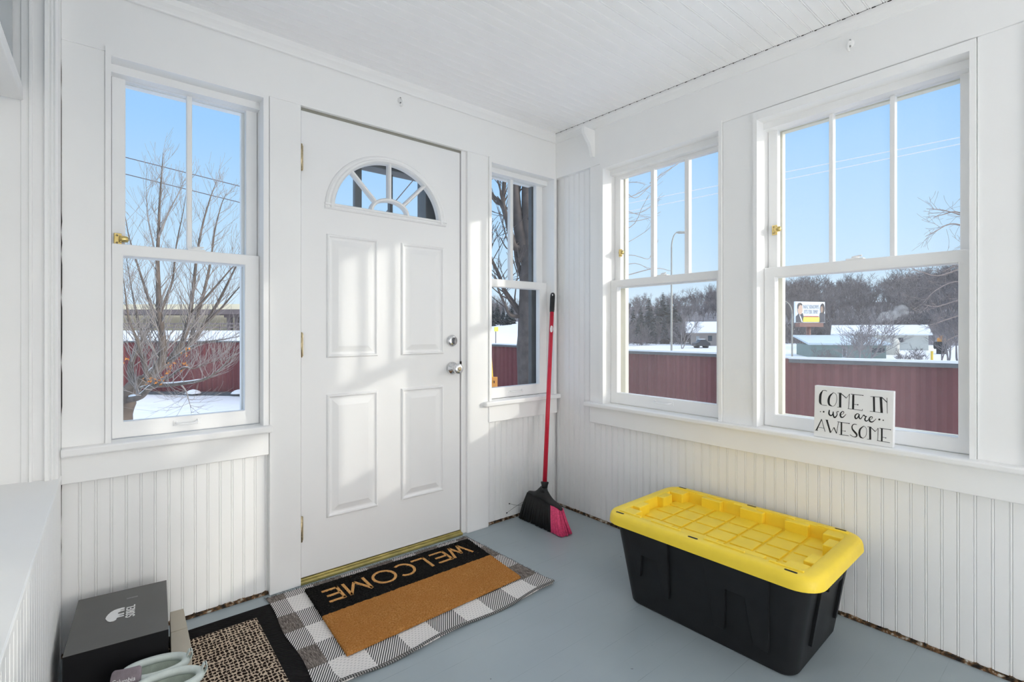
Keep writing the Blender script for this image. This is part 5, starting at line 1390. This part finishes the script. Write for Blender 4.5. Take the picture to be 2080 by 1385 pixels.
# ---- wooded hillside
def bare_tree(seed, mat):
    r = random.Random(seed); mb = MB()
    h = 10
    for k in range(r.randint(2, 4)):
        d_ = Vector((r.gauss(0, .28), r.gauss(0, .28), 1))
        grow(mb, Vector((r.gauss(0, .2), r.gauss(0, .2), -.5)), d_, h * r.uniform(.65, .95), .20, 3, r, .18, .75, (5, 7), 4, .028, .16)
    o = mb.build('bare_tree', mat, None, fix=False); return o
def conifer(seed):
    r = random.Random(seed); mb = MB(); h = 9.0
    mb.tube([(0, 0, -.5), (0, 0, h)], [.2, .03], 5)
    for i in range(26):
        z = .8 + (h - 1.0) * i / 25; R_ = 2.3 * (1 - i / 26.5) ** .8
        for k in range(9):
            a = r.uniform(0, 2 * pi); l = R_ * r.uniform(.7, 1.1); t = Vector((cos(a), sin(a), 0)); s = Vector((-sin(a), cos(a), 0)); p = Vector((0, 0, z)); wd = .28 + .22 * l
            mb.add([p, p + t * l * .6 + s * wd - Vector((0, 0, .25 * l)), p + t * l - Vector((0, 0, .5 * l)), p + t * l * .6 - s * wd - Vector((0, 0, .25 * l))], [(0, 1, 2, 3)])
    return mb.build('conifer', M['fir'], None, fix=False)
def shrub(seed):
    r = random.Random(seed); mb = MB()
    for k in range(9): grow(mb, Vector((r.gauss(0, .5), r.gauss(0, .5), -.2)), Vector((r.gauss(0, .6), r.gauss(0, .6), 1)), r.uniform(1.4, 2.6), .05, 2, r, .1, .9, (4, 6), 3, .022, .2)
    return mb.build('scrub_bush', M['scrub'], None, fix=False)
protos = {'bare': [bare_tree(s, M['twig'] if s % 2 else M['twig2']) for s in (1, 2, 3, 4, 5)], 'fir': [conifer(s) for s in (6, 7)], 'shrub': [shrub(s) for s in (8, 9)]}
used = set()
def place(kind, px, d, h, r, label, group, cat):
    k = r.randrange(len(protos[kind])); src = protos[kind][k]
    o = src if (kind, k) not in used else src.copy()
    if (kind, k) in used: COL.objects.link(o)
    used.add((kind, k))
    p = at(px, 700, d); g = ground_z(p.x, p.y)
    s = h / {'bare': 10.5, 'fir': 9.0, 'shrub': 2.6}[kind]
    o.location = (p.x, p.y, g - .1); o.rotation_euler = (0, 0, r.uniform(0, 6.28)); o.scale = (s * r.uniform(.9, 1.25), s * r.uniform(.9, 1.25), s)
    tag(o, label, cat, group)
r = random.Random(99)
GB = ('bare frosty tree, greyed with painted haze, on the wooded hillside beyond the street', 'bare trees on the hillside')
def top_h(px, ty, d):
    p = at(px, ty, d); return max(3.0, p.z - ground_z(p.x, p.y))
prof_ = [(975, 612), (1040, 610), (1130, 606), (1230, 606), (1290, 604), (1360, 600), (1420, 586), (1465, 576), (1560, 572), (1620, 566), (1690, 574), (1745, 570), (1790, 586), (1830, 556), (1880, 548), (1950, 542), (2040, 540), (2150, 540)]
def ptop(px):
    for (a, ya), (b_, yb_) in zip(prof_, prof_[1:]):
        if px <= b_: return ya + (yb_ - ya) * (px - a) / (b_ - a)
    return 540
for row, (d_, dy, step) in enumerate(((210, 4, 11), (180, 14, 11), (155, 24, 11), (135, 36, 12), (115, 52, 13))):
    px = 982 + row * 5
    while px < 2120:
        if d_ < 160 and px < 1062: px += step; continue
        if d_ < 130 and 1396 < px < 1480: px += step; continue
        if (px < 1062 or 1262 < px < 1470 or 1580 < px < 1965 or row == 0 and r.random() < .3):
            q_ = px + r.uniform(-4, 4)
            dep = d_ * r.uniform(.94, 1.06) / (1 + .10 * max(0, (q_ - 1500) / 500))
            place('bare', q_, dep, top_h(q_, ptop(q_) + dy + r.uniform(-8, 10), dep), r, *GB, 'tree')
        px += step
for i, (px, ty, d_) in enumerate(((1286, 625, 100), (1302, 618, 104), (1318, 600, 108), (1335, 610, 100), (1347, 592, 112), (1356, 605, 104), (1371, 612, 106), (1296, 640, 92), (1325, 632, 92), (1350, 640, 90), (1380, 632, 96), (1000, 618, 150), (1010, 610, 160), (1022, 620, 150), (1032, 624, 150), (1040, 616, 155))):
    place('fir', px, d_, top_h(px, ty, d_), r, 'dark evergreen among the bare hillside trees', 'evergreens on the hillside', 'tree')
for px in range(1270, 1394, 7): place('shrub', px + r.uniform(-3, 3), r.uniform(86, 100), r.uniform(2.2, 4.0), r, 'low frosted scrub bush at the foot of the wooded hill', 'scrub at the foot of the hill', 'bush')
for px in list(range(1590, 1700, 9)) + list(range(1700, 1960, 10)): place('shrub', px + r.uniform(-3, 3), r.uniform(82, 100), r.uniform(2.5, 4.5), r, 'low frosted scrub bush at the foot of the wooded hill', 'scrub at the foot of the hill', 'bush')
place('shrub', 1662, 46, 1.3, r, 'grey bush in front of the low green building', 'bushes by the low green building', 'bush'); place('shrub', 1684, 48, 1.1, r, 'grey bush in front of the low green building', 'bushes by the low green building', 'bush')
for px, d_, h in ((1832, 52, 1.2), (1850, 50, 1.1), (1868, 52, 1.3)): place('shrub', px, d_, h, r, 'grey bush in front of the long pale building', 'bushes by the long pale building', 'bush')
for px, d_, h in ((1925, 44, 4.5), (1945, 40, 4.8), (1912, 50, 4.0)): place('bare', px, d_, h, r, 'bare young tree at the right end of the long pale building', 'young trees by the long building', 'tree')
place('bare', 1745, 30, 3.1, r, 'small bare tree in the snow in front of the low green building', None, 'tree')
place('bare', 1700, 34, 2.6, r, 'smaller bare sapling left of the low green building door', None, 'tree')
place('bare', 1384, 76, 4.6, r, 'brown bare tree beside the tan bungalow', None, 'tree')

st_ = thing('bare_tree', (5.4, -8.9, -1.2), 'added sparse bare tree out of view beside the porch, right of the windows', 'tree')  # unseen tree added to dapple the sun entering the right windows
r = random.Random(12); b = MB()
for k in range(3): grow(b, Vector((5.4 + .2 * k, -8.9 + r.gauss(0, .3), -1.3)), Vector((r.gauss(0, .25), r.gauss(0, .25), 1)), 6.5, .10, 3, r, .2, .6, (3, 4), 5, .006, .14)
b.build('branches', M['bark'], st_)
# ------------------------------------------------------------------ light and camera
w = bpy.data.worlds.new('winter_sky'); SC.world = w; w.use_nodes = True; nt = w.node_tree; nt.nodes.clear()
tc = nt.nodes.new('ShaderNodeTexCoord')
sp = nt.nodes.new('ShaderNodeSeparateXYZ'); lk(nt, tc.outputs['Generated'], sp.inputs[0])
sky = ramp(nt, sp.outputs[2], [(0.0, (.70, .83, .96)), (.05, (.66, .82, .98)), (.16, (.52, .745, .98)), (.34, (.345, .615, .98)), (.60, (.24, .47, .90)), (1.0, (.20, .40, .80))])
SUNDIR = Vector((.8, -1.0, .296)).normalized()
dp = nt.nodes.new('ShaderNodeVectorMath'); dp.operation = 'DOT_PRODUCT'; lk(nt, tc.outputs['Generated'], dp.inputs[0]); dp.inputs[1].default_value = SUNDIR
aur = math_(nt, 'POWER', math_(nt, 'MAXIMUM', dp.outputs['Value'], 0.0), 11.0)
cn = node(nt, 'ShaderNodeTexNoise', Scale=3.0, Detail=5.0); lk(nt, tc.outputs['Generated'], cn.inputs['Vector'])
cloud_fill = ramp(nt, math_(nt, 'ADD', sp.outputs[2], math_(nt, 'MULTIPLY', math_(nt, 'SUBTRACT', cn.outputs[0], .5), .3)), [(.48, (0, 0, 0)), (.72, (1, 1, 1))])  # bright overhead cloud, out of view, added to light snow and room
bg3 = nt.nodes.new('ShaderNodeBackground'); bg3.inputs[0].default_value = (1, .985, .96, 1); lk(nt, math_(nt, 'MULTIPLY', cloud_fill, CLOUD_FILL), bg3.inputs[1])
bg = nt.nodes.new('ShaderNodeBackground'); bg2 = nt.nodes.new('ShaderNodeBackground')
lk(nt, sky, bg.inputs[0]); bg.inputs[1].default_value = SKY
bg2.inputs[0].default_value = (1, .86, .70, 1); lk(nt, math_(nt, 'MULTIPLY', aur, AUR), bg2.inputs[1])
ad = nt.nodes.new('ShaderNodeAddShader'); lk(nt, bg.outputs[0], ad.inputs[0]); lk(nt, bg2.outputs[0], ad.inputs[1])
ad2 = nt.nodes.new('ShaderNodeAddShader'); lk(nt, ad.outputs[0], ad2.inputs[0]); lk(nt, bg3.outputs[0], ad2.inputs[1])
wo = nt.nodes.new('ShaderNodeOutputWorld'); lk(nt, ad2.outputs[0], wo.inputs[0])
sl = bpy.data.lights.new('sun', 'SUN'); sl.energy = SUN; sl.angle = radians(1.0); sl.color = (1, .95, .86)
so = bpy.data.objects.new('sun', sl); COL.objects.link(so); so.rotation_euler = SUNDIR.to_track_quat('Z', 'Y').to_euler()

cam = bpy.data.cameras.new('camera'); cam.sensor_width = 36; cam.lens = 1000 / 2080 * 36; cam.shift_y = -(692.5 - 670) / 2080; cam.clip_start = .02; cam.clip_end = 1500
co = bpy.data.objects.new('camera', cam); COL.objects.link(co); co.location = CAM; co.rotation_euler = (radians(90), 0, -YAW)
SC.camera = co
SC.view_settings.view_transform = 'Standard'; SC.view_settings.look = 'None'; SC.view_settings.exposure = EXPO; SC.view_settings.gamma = 1.0; SC.view_settings.use_curve_mapping = False
cy = SC.cycles
cy.max_bounces = 12; cy.diffuse_bounces = 9; cy.glossy_bounces = 4; cy.transparent_max_bounces = 24; cy.use_denoising = True
cy.caustics_reflective = False; cy.caustics_refractive = False
